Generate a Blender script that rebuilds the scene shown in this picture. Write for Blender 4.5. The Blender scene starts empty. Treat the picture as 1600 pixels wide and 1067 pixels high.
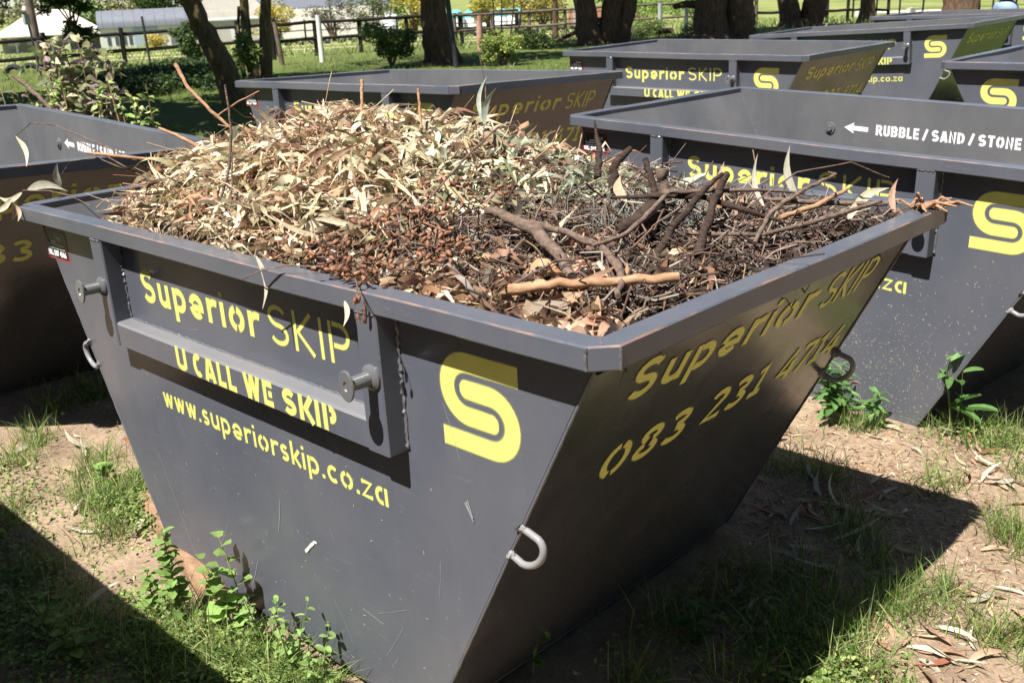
import bpy, math, random
import numpy as np
from mathutils import Vector, Matrix, Euler
from mathutils import noise as mnoise

random.seed(7); RNG = np.random.default_rng(7)
S = bpy.context.scene
COL = S.collection
PI = math.pi

# ------------------------------------------------------------------ camera
YAW, PITCH, ROLL = -0.788, 0.337, -0.045
CAM = Vector((2.435, -2.069, 1.875))
cy_, sy_, cp_, sp_ = math.cos(YAW), math.sin(YAW), math.cos(PITCH), math.sin(PITCH)
fwd = Vector((sy_*cp_, cy_*cp_, -sp_)); rgt = Vector((cy_, -sy_, 0)); upv = rgt.cross(fwd)
r2 = math.cos(ROLL)*rgt + math.sin(ROLL)*upv
u2 = -math.sin(ROLL)*rgt + math.cos(ROLL)*upv
cd = bpy.data.cameras.new('camera'); cam = bpy.data.objects.new('camera', cd); COL.objects.link(cam)
M = Matrix((r2, u2, -fwd)).transposed().to_4x4(); M.translation = CAM
cam.matrix_world = M
cd.sensor_width = 23.5; cd.lens = 23.5*1581.5/1600
cd.clip_start = 0.05; cd.clip_end = 2500
cd.dof.use_dof = True; cd.dof.focus_distance = 3.1; cd.dof.aperture_fstop = 5.0
S.camera = cam
S.render.resolution_x, S.render.resolution_y = 1024, 682

# ------------------------------------------------------------------ world and sun
SUN_EL = math.radians(60.9)
w = bpy.data.worlds.new('World'); S.world = w; w.use_nodes = True
nt = w.node_tree; nt.nodes.clear()
sky = nt.nodes.new('ShaderNodeTexSky'); sky.sky_type = 'NISHITA'; sky.sun_disc = False
sky.sun_elevation = SUN_EL; sky.sun_rotation = PI; sky.air_density = 0.75; sky.dust_density = 0.15; sky.ozone_density = 1.0
bgn = nt.nodes.new('ShaderNodeBackground'); bgn.inputs['Strength'].default_value = 0.05
wo = nt.nodes.new('ShaderNodeOutputWorld')
nt.links.new(sky.outputs[0], bgn.inputs[0]); nt.links.new(bgn.outputs[0], wo.inputs[0])
sl = bpy.data.lights.new('sun', 'SUN'); sl.energy = 5.0; sl.angle = math.radians(0.55); sl.color = (1.0, 0.955, 0.88)
sun = bpy.data.objects.new('sun', sl); COL.objects.link(sun)
tosun = Vector((0.03, -0.678, 1.232)).normalized()
sun.rotation_euler = tosun.to_track_quat('Z', 'Y').to_euler(); sun.location = (0, -8, 20)
S.view_settings.view_transform = 'Standard'; S.view_settings.look = 'None'
S.view_settings.gamma = 1.0; S.view_settings.use_curve_mapping = False
S.view_settings.exposure = 1.35
S.render.engine = 'CYCLES'
S.cycles.max_bounces = 6; S.cycles.transparent_max_bounces = 24

# ------------------------------------------------------------------ node helpers
def new_mat(name):
    m = bpy.data.materials.new(name); m.use_nodes = True
    t = m.node_tree; t.nodes.clear()
    out = t.nodes.new('ShaderNodeOutputMaterial'); return m, t, out
def N(t, typ, **kw):
    n = t.nodes.new(typ)
    for k, v in kw.items():
        if k.startswith('_'): setattr(n, k[1:], v)
        else: n.inputs[k.replace('__', ' ')].default_value = v
    return n
def ramp(t, fac, stops):
    r = t.nodes.new('ShaderNodeValToRGB'); t.links.new(fac, r.inputs[0])
    e = r.color_ramp.elements
    while len(e) < len(stops): e.new(0.5)
    for el, (p, c) in zip(e, stops):
        el.position = p; el.color = (*c, 1) if len(c) == 3 else c
    return r
def noise_tex(t, scale, detail=4, rough=0.55, vec=None, dim=None):
    n = N(t, 'ShaderNodeTexNoise', Scale=scale, Detail=detail, Roughness=rough)
    if vec is not None: t.links.new(vec, n.inputs['Vector'])
    return n
def objco(t): return t.nodes.new('ShaderNodeTexCoord').outputs['Object']
def mix(t, fac, a, b):
    m = t.nodes.new('ShaderNodeMix'); m.data_type = 'RGBA'
    for inp, v in ((m.inputs[0], fac), (m.inputs[6], a), (m.inputs[7], b)):
        if isinstance(v, (int, float)): inp.default_value = v
        elif isinstance(v, tuple): inp.default_value = (*v, 1)
        else: t.links.new(v, inp)
    return m.outputs[2]
def bump(t, h, strength, dist):
    b = N(t, 'ShaderNodeBump', Strength=strength, Distance=dist); t.links.new(h, b.inputs['Height']); return b.outputs[0]

def simple_mat(name, col, rough=0.8, spec=0.3, var=0.25, scale=8, metallic=0, bumpd=0.0, bscale=60):
    m, t, out = new_mat(name); co = objco(t)
    p = N(t, 'ShaderNodeBsdfPrincipled', Roughness=rough, Metallic=metallic); p.inputs['Specular IOR Level'].default_value = spec
    n = noise_tex(t, scale, 5, 0.6, co)
    lo = tuple(c*(1-var) for c in col); hi = tuple(min(1, c*(1+var)) for c in col)
    r = ramp(t, n.outputs[0], [(0.3, lo), (0.7, hi)])
    t.links.new(r.outputs[0], p.inputs['Base Color'])
    if bumpd:
        b = noise_tex(t, bscale, 4, 0.6, co); t.links.new(bump(t, b.outputs[0], 0.8, bumpd), p.inputs['Normal'])
    t.links.new(p.outputs[0], out.inputs[0]); return m

def paint_mat(name, dust=0.35, rust=False, rough=0.3, base=(0.071, 0.078, 0.100), coat=0.16, spec=0.3):
    m, t, out = new_mat(name); co = objco(t)
    p = N(t, 'ShaderNodeBsdfPrincipled'); p.inputs['Specular IOR Level'].default_value = spec; p.inputs['Coat Weight'].default_value = coat; p.inputs['Coat Roughness'].default_value = 0.13
    big = noise_tex(t, 1.7, 5, 0.6, co)
    dcol = (0.17, 0.165, 0.165)
    # fine dust film, streaks, chips
    mp = N(t, 'ShaderNodeMapping'); mp.inputs['Scale'].default_value = (5, 5, 1.3); t.links.new(co, mp.inputs[0])
    st = noise_tex(t, 2.2, 5, 0.65, mp.outputs[0])
    f1 = ramp(t, st.outputs[0], [(0.42, (0, 0, 0)), (0.8, (dust*0.28,)*3)])
    f2 = ramp(t, big.outputs[0], [(0.38, (0, 0, 0)), (0.66, (dust*0.55,)*3)])
    c1 = mix(t, f1.outputs[0], base, dcol)
    c2 = mix(t, f2.outputs[0], c1, dcol)
    sp = N(t, 'ShaderNodeTexVoronoi', Scale=55.0, Randomness=1.0); t.links.new(co, sp.inputs['Vector'])
    gate = noise_tex(t, 3.1, 3, 0.5, co)
    spr = ramp(t, sp.outputs['Distance'], [(0.035, (1, 1, 1)), (0.07, (0, 0, 0))])
    gr = ramp(t, gate.outputs[0], [(0.52, (0, 0, 0)), (0.68, (1, 1, 1))])
    mu = N(t, 'ShaderNodeMath', _operation='MULTIPLY'); t.links.new(spr.outputs[0], mu.inputs[0]); t.links.new(gr.outputs[0], mu.inputs[1])
    c3 = mix(t, mu.outputs[0], c2, (0.34, 0.33, 0.30))
    # long thin scratches
    ms = N(t, 'ShaderNodeMapping'); ms.inputs['Scale'].default_value = (2.0, 2.0, 26); ms.inputs['Rotation'].default_value = (0, 1.25, 0.2); t.links.new(co, ms.inputs[0])
    sc = noise_tex(t, 3.4, 2, 0.4, ms.outputs[0])
    sr = ramp(t, sc.outputs[0], [(0.705, (0, 0, 0)), (0.72, (0.25,)*3), (0.735, (0, 0, 0))])
    c4 = mix(t, sr.outputs[0], c3, (0.25, 0.25, 0.25))
    col = c4
    if rust:
        mr = N(t, 'ShaderNodeMapping'); mr.inputs['Scale'].default_value = (3, 3, 30); t.links.new(co, mr.inputs[0])
        rn = noise_tex(t, 2.2, 9, 0.72, mr.outputs[0])
        rr = ramp(t, rn.outputs[0], [(0.47, (0, 0, 0)), (0.58, (0.6,)*3)])
        col = mix(t, rr.outputs[0], c4, (0.30, 0.17, 0.11))
    t.links.new(col, p.inputs['Base Color'])
    rn2 = noise_tex(t, 5, 5, 0.6, co)
    rg = ramp(t, rn2.outputs[0], [(0.3, (rough*0.8,)*3), (0.75, (rough*1.5,)*3)])
    t.links.new(rg.outputs[0], p.inputs['Roughness'])
    lw = noise_tex(t, 1.1, 1, 0.4, co)
    b0 = N(t, 'ShaderNodeBump', Strength=0.5, Distance=0.035); t.links.new(lw.outputs[0], b0.inputs['Height'])
    wv = noise_tex(t, 2.6, 2, 0.5, co); op = noise_tex(t, 420, 2, 0.5, co)
    b1 = N(t, 'ShaderNodeBump', Strength=0.5, Distance=0.012); t.links.new(wv.outputs[0], b1.inputs['Height']); t.links.new(b0.outputs[0], b1.inputs['Normal'])
    b2 = N(t, 'ShaderNodeBump', Strength=0.25, Distance=0.0004); t.links.new(op.outputs[0], b2.inputs['Height']); t.links.new(b1.outputs[0], b2.inputs['Normal'])
    t.links.new(b2.outputs[0], p.inputs['Normal'])
    t.links.new(p.outputs[0], out.inputs[0]); return m

def spray_mat(name, col, rough=0.5):
    m, t, out = new_mat(name); co = objco(t)
    p = N(t, 'ShaderNodeBsdfPrincipled', Roughness=rough); p.inputs['Specular IOR Level'].default_value = 0.3
    n = noise_tex(t, 14, 5, 0.6, co)
    r = ramp(t, n.outputs[0], [(0.3, tuple(c*0.86 for c in col)), (0.7, col)])
    t.links.new(r.outputs[0], p.inputs['Base Color'])
    a = N(t, 'ShaderNodeAttribute', _attribute_name='a')
    fn = noise_tex(t, 300, 2, 0.6, co)
    ad = N(t, 'ShaderNodeMath', _operation='MULTIPLY_ADD'); t.links.new(fn.outputs[0], ad.inputs[0]); ad.inputs[1].default_value = 0.35; ad.inputs[2].default_value = -0.17
    ad2 = N(t, 'ShaderNodeMath', _operation='ADD'); t.links.new(ad.outputs[0], ad2.inputs[0]); t.links.new(a.outputs['Fac'], ad2.inputs[1])
    rr = ramp(t, ad2.outputs[0], [(0.08, (0, 0, 0)), (0.4, (0.3,)*3), (0.8, (0.97,)*3)])
    tr = t.nodes.new('ShaderNodeBsdfTransparent'); ms = t.nodes.new('ShaderNodeMixShader')
    t.links.new(rr.outputs[0], ms.inputs[0]); t.links.new(tr.outputs[0], ms.inputs[1]); t.links.new(p.outputs[0], ms.inputs[2])
    t.links.new(ms.outputs[0], out.inputs[0]); return m

def leaf_mat(name, trans=0.35, rough=0.55, gain=1.0, spec=0.3):
    m, t, out = new_mat(name)
    a = N(t, 'ShaderNodeAttribute', _attribute_name='col')
    co = t.nodes.new('ShaderNodeNewGeometry').outputs['Position']
    n = noise_tex(t, 45, 3, 0.6, co)
    hs = N(t, 'ShaderNodeHueSaturation'); t.links.new(a.outputs['Color'], hs.inputs['Color'])
    rv = ramp(t, n.outputs[0], [(0.3, (0.78*gain,)*3), (0.7, (1.15*gain,)*3)])
    t.links.new(rv.outputs[0], hs.inputs['Value'])
    p = N(t, 'ShaderNodeBsdfPrincipled', Roughness=rough); p.inputs['Specular IOR Level'].default_value = spec
    t.links.new(hs.outputs[0], p.inputs['Base Color'])
    if trans:
        tl = t.nodes.new('ShaderNodeBsdfTranslucent'); t.links.new(hs.outputs[0], tl.inputs[0])
        ms = N(t, 'ShaderNodeMixShader', Fac=trans); t.links.new(p.outputs[0], ms.inputs[1]); t.links.new(tl.outputs[0], ms.inputs[2])
        t.links.new(ms.outputs[0], out.inputs[0])
    else: t.links.new(p.outputs[0], out.inputs[0])
    return m

MT = dict(
    paint=paint_mat('grey_paint'), rim=paint_mat('rim_paint', dust=0.45), inside=paint_mat('inside_paint', dust=0.75, rough=0.42, base=(.085, .088, .098), coat=0),
    rust=paint_mat('worn_edge_paint', dust=0.5, rust=True), weld=paint_mat('weld_bead', dust=0.3, rough=0.2, base=(0.09, 0.09, 0.1)),
    shelf=paint_mat('scuffed_sunlit_shelf_paint', dust=1.2, rough=0.28, base=(.135, .138, .150), coat=.3, spec=.5),  # scuffs, plus the sunlit top's brightness put into a lighter base
    endpaint=paint_mat('shaded_end_panel_paint', dust=0.2, rough=0.22, base=(.034, .036, .044), coat=.35, spec=.45),  # same grey paint, base darkened for the ends that lie in shade
    yellow=spray_mat('yellow_spray', (0.62, 0.62, 0.17)), white=spray_mat('white_spray', (0.85, 0.85, 0.86)),
    steel=paint_mat('greasy_steel', dust=0.6, rough=0.24, base=(0.10, 0.105, 0.11), spec=.7),
    hook=paint_mat('loop_paint', dust=0.2, rough=0.3, base=(0.2, 0.2, 0.21)),
    black=simple_mat('sticker_black', (0.012, 0.012, 0.014), 0.35, 0.5, 0.1), red=simple_mat('sticker_red', (0.35, 0.03, 0.04), 0.4),
    stwhite=simple_mat('sticker_white', (0.8, 0.8, 0.8), 0.4, var=0.03),
    leaf=leaf_mat('dry_leaf', 0.28), twig=leaf_mat('twig_bark', 0.0, 0.75), green=leaf_mat('green_leaf', 0.42, 0.5),
    nut=simple_mat('gum_nut_shell', (0.19, 0.10, 0.06), 0.55, 0.3, 0.35, 60),
    far=leaf_mat('tree_foliage', 0.35, 0.6), 
)
def bark_mat(name, c1, c2, sc=(6, 6, 1.2), bd=0.05):
    m, t, out = new_mat(name); co = objco(t)
    mp = N(t, 'ShaderNodeMapping'); mp.inputs['Scale'].default_value = sc; t.links.new(co, mp.inputs[0])
    n = noise_tex(t, 3.0, 8, 0.7, mp.outputs[0])
    r = ramp(t, n.outputs[0], [(0.32, c1), (0.68, c2)])
    p = N(t, 'ShaderNodeBsdfPrincipled', Roughness=0.9); p.inputs['Specular IOR Level'].default_value = 0.15
    t.links.new(r.outputs[0], p.inputs['Base Color']); t.links.new(bump(t, n.outputs[0], 1.0, bd), p.inputs['Normal'])
    t.links.new(p.outputs[0], out.inputs[0]); return m
MT['bark'] = bark_mat('gum_bark', (0.035, 0.022, 0.016), (0.17, 0.105, 0.07))
MT['barkg'] = bark_mat('willow_bark', (0.05, 0.035, 0.02), (0.19, 0.15, 0.08))
MT['stick'] = bark_mat('dead_branch', (0.06, 0.04, 0.03), (0.20, 0.145, 0.115), (14, 14, 34), .006)
MT['stickdark'] = bark_mat('dark_branch', (0.016, 0.011, 0.009), (0.075, 0.05, 0.04), (16, 16, 34), .008)
MT['stickpale'] = bark_mat('pale_branch', (0.20, 0.105, 0.06), (0.40, 0.25, 0.15), (9, 9, 26), .003)
MT['log'] = bark_mat('peeled_pole', (0.15, 0.085, 0.05), (0.31, 0.20, 0.125), (3, 14, 14), .01)
MT['fence'] = simple_mat('creosoted_timber', (0.018, 0.015, 0.013), 0.8, 0.2, 0.4)
MT['fence2'] = simple_mat('weathered_timber', (0.13, 0.10, 0.08), 0.85, 0.2, 0.4, 5)

# ------------------------------------------------------------------ mesh helpers
class MB:
    def __init__(s): s.v = []; s.f = []; s.m = []; s.a = []
    def add(s, vs, fs, mi=0, a=None):
        o = len(s.v); s.v += [tuple(p) for p in vs]; s.f += [tuple(i+o for i in f) for f in fs]; s.m += [mi]*len(fs)
        s.a += (a if a is not None else [1.0]*len(vs))
    def box(s, x0, x1, y0, y1, z0, z1, mi=0):
        s.add([(x0,y0,z0),(x1,y0,z0),(x1,y1,z0),(x0,y1,z0),(x0,y0,z1),(x1,y0,z1),(x1,y1,z1),(x0,y1,z1)],
              [(0,3,2,1),(4,5,6,7),(0,1,5,4),(1,2,6,5),(2,3,7,6),(3,0,4,7)], mi)
    def tube(s, pts, rad, n=8, mi=0, caps=True, rough=0.0):
        pts = [Vector(p) for p in pts]; k = len(pts)
        rad = list(rad) if hasattr(rad, '__len__') else [rad]*k
        if len(rad) != k: rad = [rad[0] + (rad[-1]-rad[0])*i/(k-1) for i in range(k)]
        vs = []; prev = None
        for i, p in enumerate(pts):
            d = (pts[min(i+1, k-1)] - pts[max(i-1, 0)]).normalized()
            if prev is None: u = d.orthogonal().normalized()
            else:
                u = prev - d*prev.dot(d); u = u.normalized() if u.length > 1e-6 else d.orthogonal().normalized()
            prev = u; w_ = d.cross(u)
            for j in range(n):
                a = 2*PI*j/n; r = rad[i]*(1 + (random.uniform(-rough, rough) if rough else 0))
                vs.append(p + u*math.cos(a)*r + w_*math.sin(a)*r)
        fs = [(i*n+j, i*n+(j+1) % n, (i+1)*n+(j+1) % n, (i+1)*n+j) for i in range(k-1) for j in range(n)]
        if caps: fs += [tuple(range(n))[::-1], tuple((k-1)*n+j for j in range(n))]
        s.add(vs, fs, mi)
    def lathe(s, prof, origin, axis, n=20, mi=0):
        axis = Vector(axis).normalized(); u = axis.orthogonal().normalized(); w_ = axis.cross(u); o = Vector(origin); vs = []
        for (t, r) in prof:
            for j in range(n):
                a = 2*PI*j/n; vs.append(o + axis*t + (u*math.cos(a)+w_*math.sin(a))*r)
        k = len(prof)
        fs = [(i*n+j, i*n+(j+1) % n, (i+1)*n+(j+1) % n, (i+1)*n+j) for i in range(k-1) for j in range(n)]
        fs += [tuple(range(n))[::-1], tuple((k-1)*n+j for j in range(n))]
        s.add(vs, fs, mi)
    def mesh(s, name, mats, smooth=True, attr=False, angle=35):
        me = bpy.data.meshes.new(name); me.from_pydata(s.v, [], s.f)
        for m in (mats if isinstance(mats, (list, tuple)) else [mats]): me.materials.append(m)
        me.polygons.foreach_set('material_index', s.m)
        if attr:
            at = me.attributes.new('a', 'FLOAT', 'POINT'); at.data.foreach_set('value', s.a)
        me.update()
        if smooth:
            me.polygons.foreach_set('use_smooth', [True]*len(me.polygons)); me.set_sharp_from_angle(angle=math.radians(angle))
        return me
def link(name, me, parent=None, label=None, cat=None, group=None, kind=None, loc=None):
    o = bpy.data.objects.new(name, me); COL.objects.link(o)
    if parent: o.parent = parent
    if label: o['label'] = label
    if cat: o['category'] = cat
    if group: o['group'] = group
    if kind: o['kind'] = kind
    if loc is not None: o.location = loc
    return o
def copy_tree(o, parent=None):
    c = o.copy(); COL.objects.link(c); c.parent = parent
    for ch in list(o.children): copy_tree(ch, c)
    return c
def mesh_np(name, V, F, mat, cols=None, smooth=False, n=None):
    """V (N,3), F (M,k) arrays; cols (N,3) per vertex"""
    me = bpy.data.meshes.new(name); V = np.asarray(V, np.float32); F = np.asarray(F, np.int32); k = F.shape[1]
    me.vertices.add(len(V)); me.vertices.foreach_set('co', V.ravel())
    me.loops.add(F.size); me.loops.foreach_set('vertex_index', F.ravel())
    me.polygons.add(len(F)); me.polygons.foreach_set('loop_start', np.arange(0, F.size, k, dtype=np.int32))
    me.materials.append(mat)
    if cols is not None:
        at = me.attributes.new('col', 'FLOAT_COLOR', 'POINT')
        c4 = np.ones((len(V), 4), np.float32); c4[:, :3] = cols; at.data.foreach_set('color', c4.ravel())
    me.update(calc_edges=True)
    if smooth: me.polygons.foreach_set('use_smooth', [True]*len(me.polygons))
    return me

# ------------------------------------------------------------------ leaves, blades and twigs in bulk
def leaves_np(P, D, Nn, Ln, Wd, bend, cols, segs=4, twist=0.3):
    """lanceolate folded leaves: base P, direction D, normal Nn, all (n,3); returns V,F,C"""
    n = len(P); D = D/np.linalg.norm(D, axis=1, keepdims=True)
    Sd = np.cross(D, Nn); Sd /= np.linalg.norm(Sd, axis=1, keepdims=True)+1e-9
    Up = np.cross(Sd, D)
    t = np.linspace(0, 1, segs+1)
    wp = np.sin(np.clip(t*0.97+0.03, 0, 1)**0.75*PI); wp[-1] = 0.02; wp[0] = 0.12
    V = np.zeros((n, segs+1, 2, 3)); tw = RNG.normal(0, twist*1.3, n)
    for i, ti in enumerate(t):
        c = P + D*(Ln*ti)[:, None]*(1-0.12*np.abs(bend)[:, None]*ti) - Up*(Ln*(np.abs(bend)*((ti-.5)**2*3.2-.25) + .25*bend*np.sin(ti*2*PI)))[:, None]
        ang = tw*ti*3; s2 = Sd*np.cos(ang)[:, None] + Up*np.sin(ang)[:, None]
        c = c + Sd*(Ln*0.10*np.sin(ti*PI)*np.sign(tw))[:, None]
        V[:, i, 0] = c - s2*(Wd*wp[i]/2)[:, None]; V[:, i, 1] = c + s2*(Wd*wp[i]/2)[:, None]
    base = np.arange(n)[:, None]*(segs+1)*2
    F = np.concatenate([base + np.array([[2*i, 2*i+1, 2*i+3, 2*i+2]]) for i in range(segs)], 0)
    C = np.repeat(cols, (segs+1)*2, axis=0)
    return V.reshape(-1, 3), F, C
def twigs_np(P, D, Ln, Rd, cols, segs=4, sides=3, wob=0.12, sag=0.0):
    n = len(P); D = D/np.linalg.norm(D, axis=1, keepdims=True)
    A = np.cross(D, np.tile([0.3, 0.2, 1.0], (n, 1))); A /= np.linalg.norm(A, axis=1, keepdims=True); B = np.cross(D, A)
    V = np.zeros((n, segs+1, sides, 3)); o1 = RNG.normal(0, wob, n); o2 = RNG.normal(0, wob, n); ph = RNG.uniform(0, 3, n)
    for i in range(segs+1):
        ti = i/segs
        c = P + D*(Ln*ti)[:, None] + A*(Ln*o1*np.sin(ti*PI+0*ph))[:, None] + B*(Ln*o2*np.sin(ti*2.2*PI))[:, None]
        c[:, 2] -= sag*Ln*ti*ti
        for j in range(sides):
            a = 2*PI*j/sides; V[:, i, j] = c + (A*math.cos(a)+B*math.sin(a))*(Rd*(1-0.6*ti))[:, None]
    base = np.arange(n)[:, None]*(segs+1)*sides
    F = np.concatenate([base + np.array([[i*sides+j, i*sides+(j+1) % sides, (i+1)*sides+(j+1) % sides, (i+1)*sides+j]]) for i in range(segs) for j in range(sides)], 0)
    return V.reshape(-1, 3), F, np.repeat(cols, (segs+1)*sides, axis=0)
def rdir(n, zs=0.4):
    a = RNG.uniform(0, 2*PI, n); z = RNG.normal(0, zs, n); return np.stack([np.cos(a), np.sin(a), z], 1)
def pal(n, colors, weights=None, jit=0.15):
    colors = np.array(colors); w_ = None if weights is None else np.array(weights)/sum(weights)
    c = colors[RNG.choice(len(colors), n, p=w_)]; return np.clip(c*(1+RNG.normal(0, jit, (n, 1)))*(1+RNG.normal(0, 0.05, (n, 3))), 0.005, 0.95)
#@@TERRAIN
# ------------------------------------------------------------------ the lie of the land
L_, W_, H_ = 2.752, 1.522, 1.25
POSES = [  # x, y, yaw, z, rx, ry of each skip
 (0, 0, 0, -0.018, 0.001, -0.018), (0.172, 2.72, -0.081, -0.057, 0.009, 0.018), (-3.378, 2.847, -0.063, 0.037, -0.023, -0.024),
 (-3.128, 6.434, -0.039, 0.007, 0.012, 0.001), (-3.221, 10.114, -0.017, -0.003, 0.014, -0.047), (-3.25, 13.312, -0.083, 0.004, 0.005, -0.015),
 (0.817, 5.986, 3.1396, 0.001, -0.005, -0.005), (-3.381, -0.283, -0.032, 0.029, -0.035, 0.019), (-0.93, -2.39, 0.012, -0.02, 0, 0)]
def gz(x, y):
    d = math.hypot(x-CAM.x, y-CAM.y); z = 0.0
    if d > 42: z = -(min(d, 165)-42)*0.0345
    k = max(0.0, 1-d/14)
    if k > 0:
        z += k*(0.035*mnoise.noise((x*1.3, y*1.3, 0)) + 0.016*mnoise.noise((x*5, y*5, 3)) + 0.007*mnoise.noise((x*17, y*17, 7)))
    for i, p in enumerate(POSES):
        if i == 0 or i == 8: continue
        dx, dy = abs(x-p[0]), abs(y-p[1])
        if dx < 1.6 and dy < 1.3:
            q = max(dx-0.66, 0)/0.4 + max(dy-0.68, 0)/0.3
            if q < 1: z += (0.035+p[3])*(1-q)*(1-q)*(1+2*q) if p[3] > -0.03 else 0
    return z
#@@GROUND
def build_ground():
    def axis(lo, hi, c, fine, reach):
        xs = [c]; s = fine
        while xs[-1] < hi:
            s = fine if abs(xs[-1]-c) < reach else s*1.09
            xs.append(xs[-1]+s)
        ys = [c]; s = fine
        while ys[-1] > lo:
            s = fine if abs(ys[-1]-c) < reach else s*1.09
            ys.append(ys[-1]-s)
        return sorted(set(xs+ys))
    xs = axis(-900, 500, 0.3, 0.045, 3.2); ys = axis(-300, 900, 0.6, 0.045, 3.0)
    V = np.array([(x, y, gz(x, y)) for y in ys for x in xs]); nx = len(xs)
    I = np.arange(len(xs)*len(ys)).reshape(len(ys), nx)
    F = np.stack([I[:-1, :-1], I[:-1, 1:], I[1:, 1:], I[1:, :-1]], -1).reshape(-1, 4)
    m, t, out = new_mat('dirt_and_grass'); co = t.nodes.new('ShaderNodeNewGeometry').outputs['Position']
    n1 = noise_tex(t, 3.0, 8, 0.65, co); n2 = noise_tex(t, 60, 5, 0.7, co); n3 = noise_tex(t, 0.5, 4, 0.6, co)
    d1 = ramp(t, n1.outputs[0], [(0.3, (0.18, 0.128, 0.09)), (0.7, (0.37, 0.275, 0.195))])
    d2 = ramp(t, n2.outputs[0], [(0.3, (0.55,)*3), (0.6, (1.08,)*3)])
    mm = t.nodes.new('ShaderNodeMix'); mm.data_type = 'RGBA'; mm.blend_type = 'MULTIPLY'; mm.inputs[0].default_value = 0.75
    t.links.new(d1.outputs[0], mm.inputs[6]); t.links.new(d2.outputs[0], mm.inputs[7])
    g = ramp(t, n2.outputs[0], [(0.25, (0.03, 0.05, 0.012)), (0.6, (0.085, 0.115, 0.03)), (0.8, (0.17, 0.17, 0.07))])
    gf = ramp(t, noise_tex(t, 0.12, 4, 0.6, co).outputs[0], [(0.3, (0.11, 0.14, 0.035)), (0.7, (0.22, 0.23, 0.09))])
    # more grass with distance from the yard: world Y and -X
    sx = t.nodes.new('ShaderNodeSeparateXYZ'); t.links.new(co, sx.inputs[0])
    vm = N(t, 'ShaderNodeVectorMath', _operation='DISTANCE'); t.links.new(co, vm.inputs[0]); vm.inputs[1].default_value = (1, 1.5, 0)
    far = N(t, 'ShaderNodeMapRange'); t.links.new(vm.outputs['Value'], far.inputs[0]); far.inputs[1].default_value = 4; far.inputs[2].default_value = 11; far.inputs[3].default_value = 0; far.inputs[4].default_value = 0.30
    ad = N(t, 'ShaderNodeMath', _operation='ADD'); t.links.new(n1.outputs[0], ad.inputs[0]); t.links.new(far.outputs[0], ad.inputs[1])
    gm = ramp(t, ad.outputs[0], [(0.60, (0, 0, 0)), (0.72, (1, 1, 1))])
    c = mix(t, gm.outputs[0], mm.outputs[2], g.outputs[0])
    f2 = N(t, 'ShaderNodeMapRange'); t.links.new(vm.outputs['Value'], f2.inputs[0]); f2.inputs[1].default_value = 25; f2.inputs[2].default_value = 45
    c = mix(t, f2.outputs[0], c, gf.outputs[0])
    p = N(t, 'ShaderNodeBsdfPrincipled', Roughness=0.95); p.inputs['Specular IOR Level'].default_value = 0.1
    t.links.new(c, p.inputs['Base Color'])
    b = bump(t, n2.outputs[0], 0.9, 0.012); t.links.new(b, p.inputs['Normal'])
    t.links.new(p.outputs[0], out.inputs[0])
    link('ground', mesh_np('ground', V, F, m, smooth=True), kind='structure')
build_ground()

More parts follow.
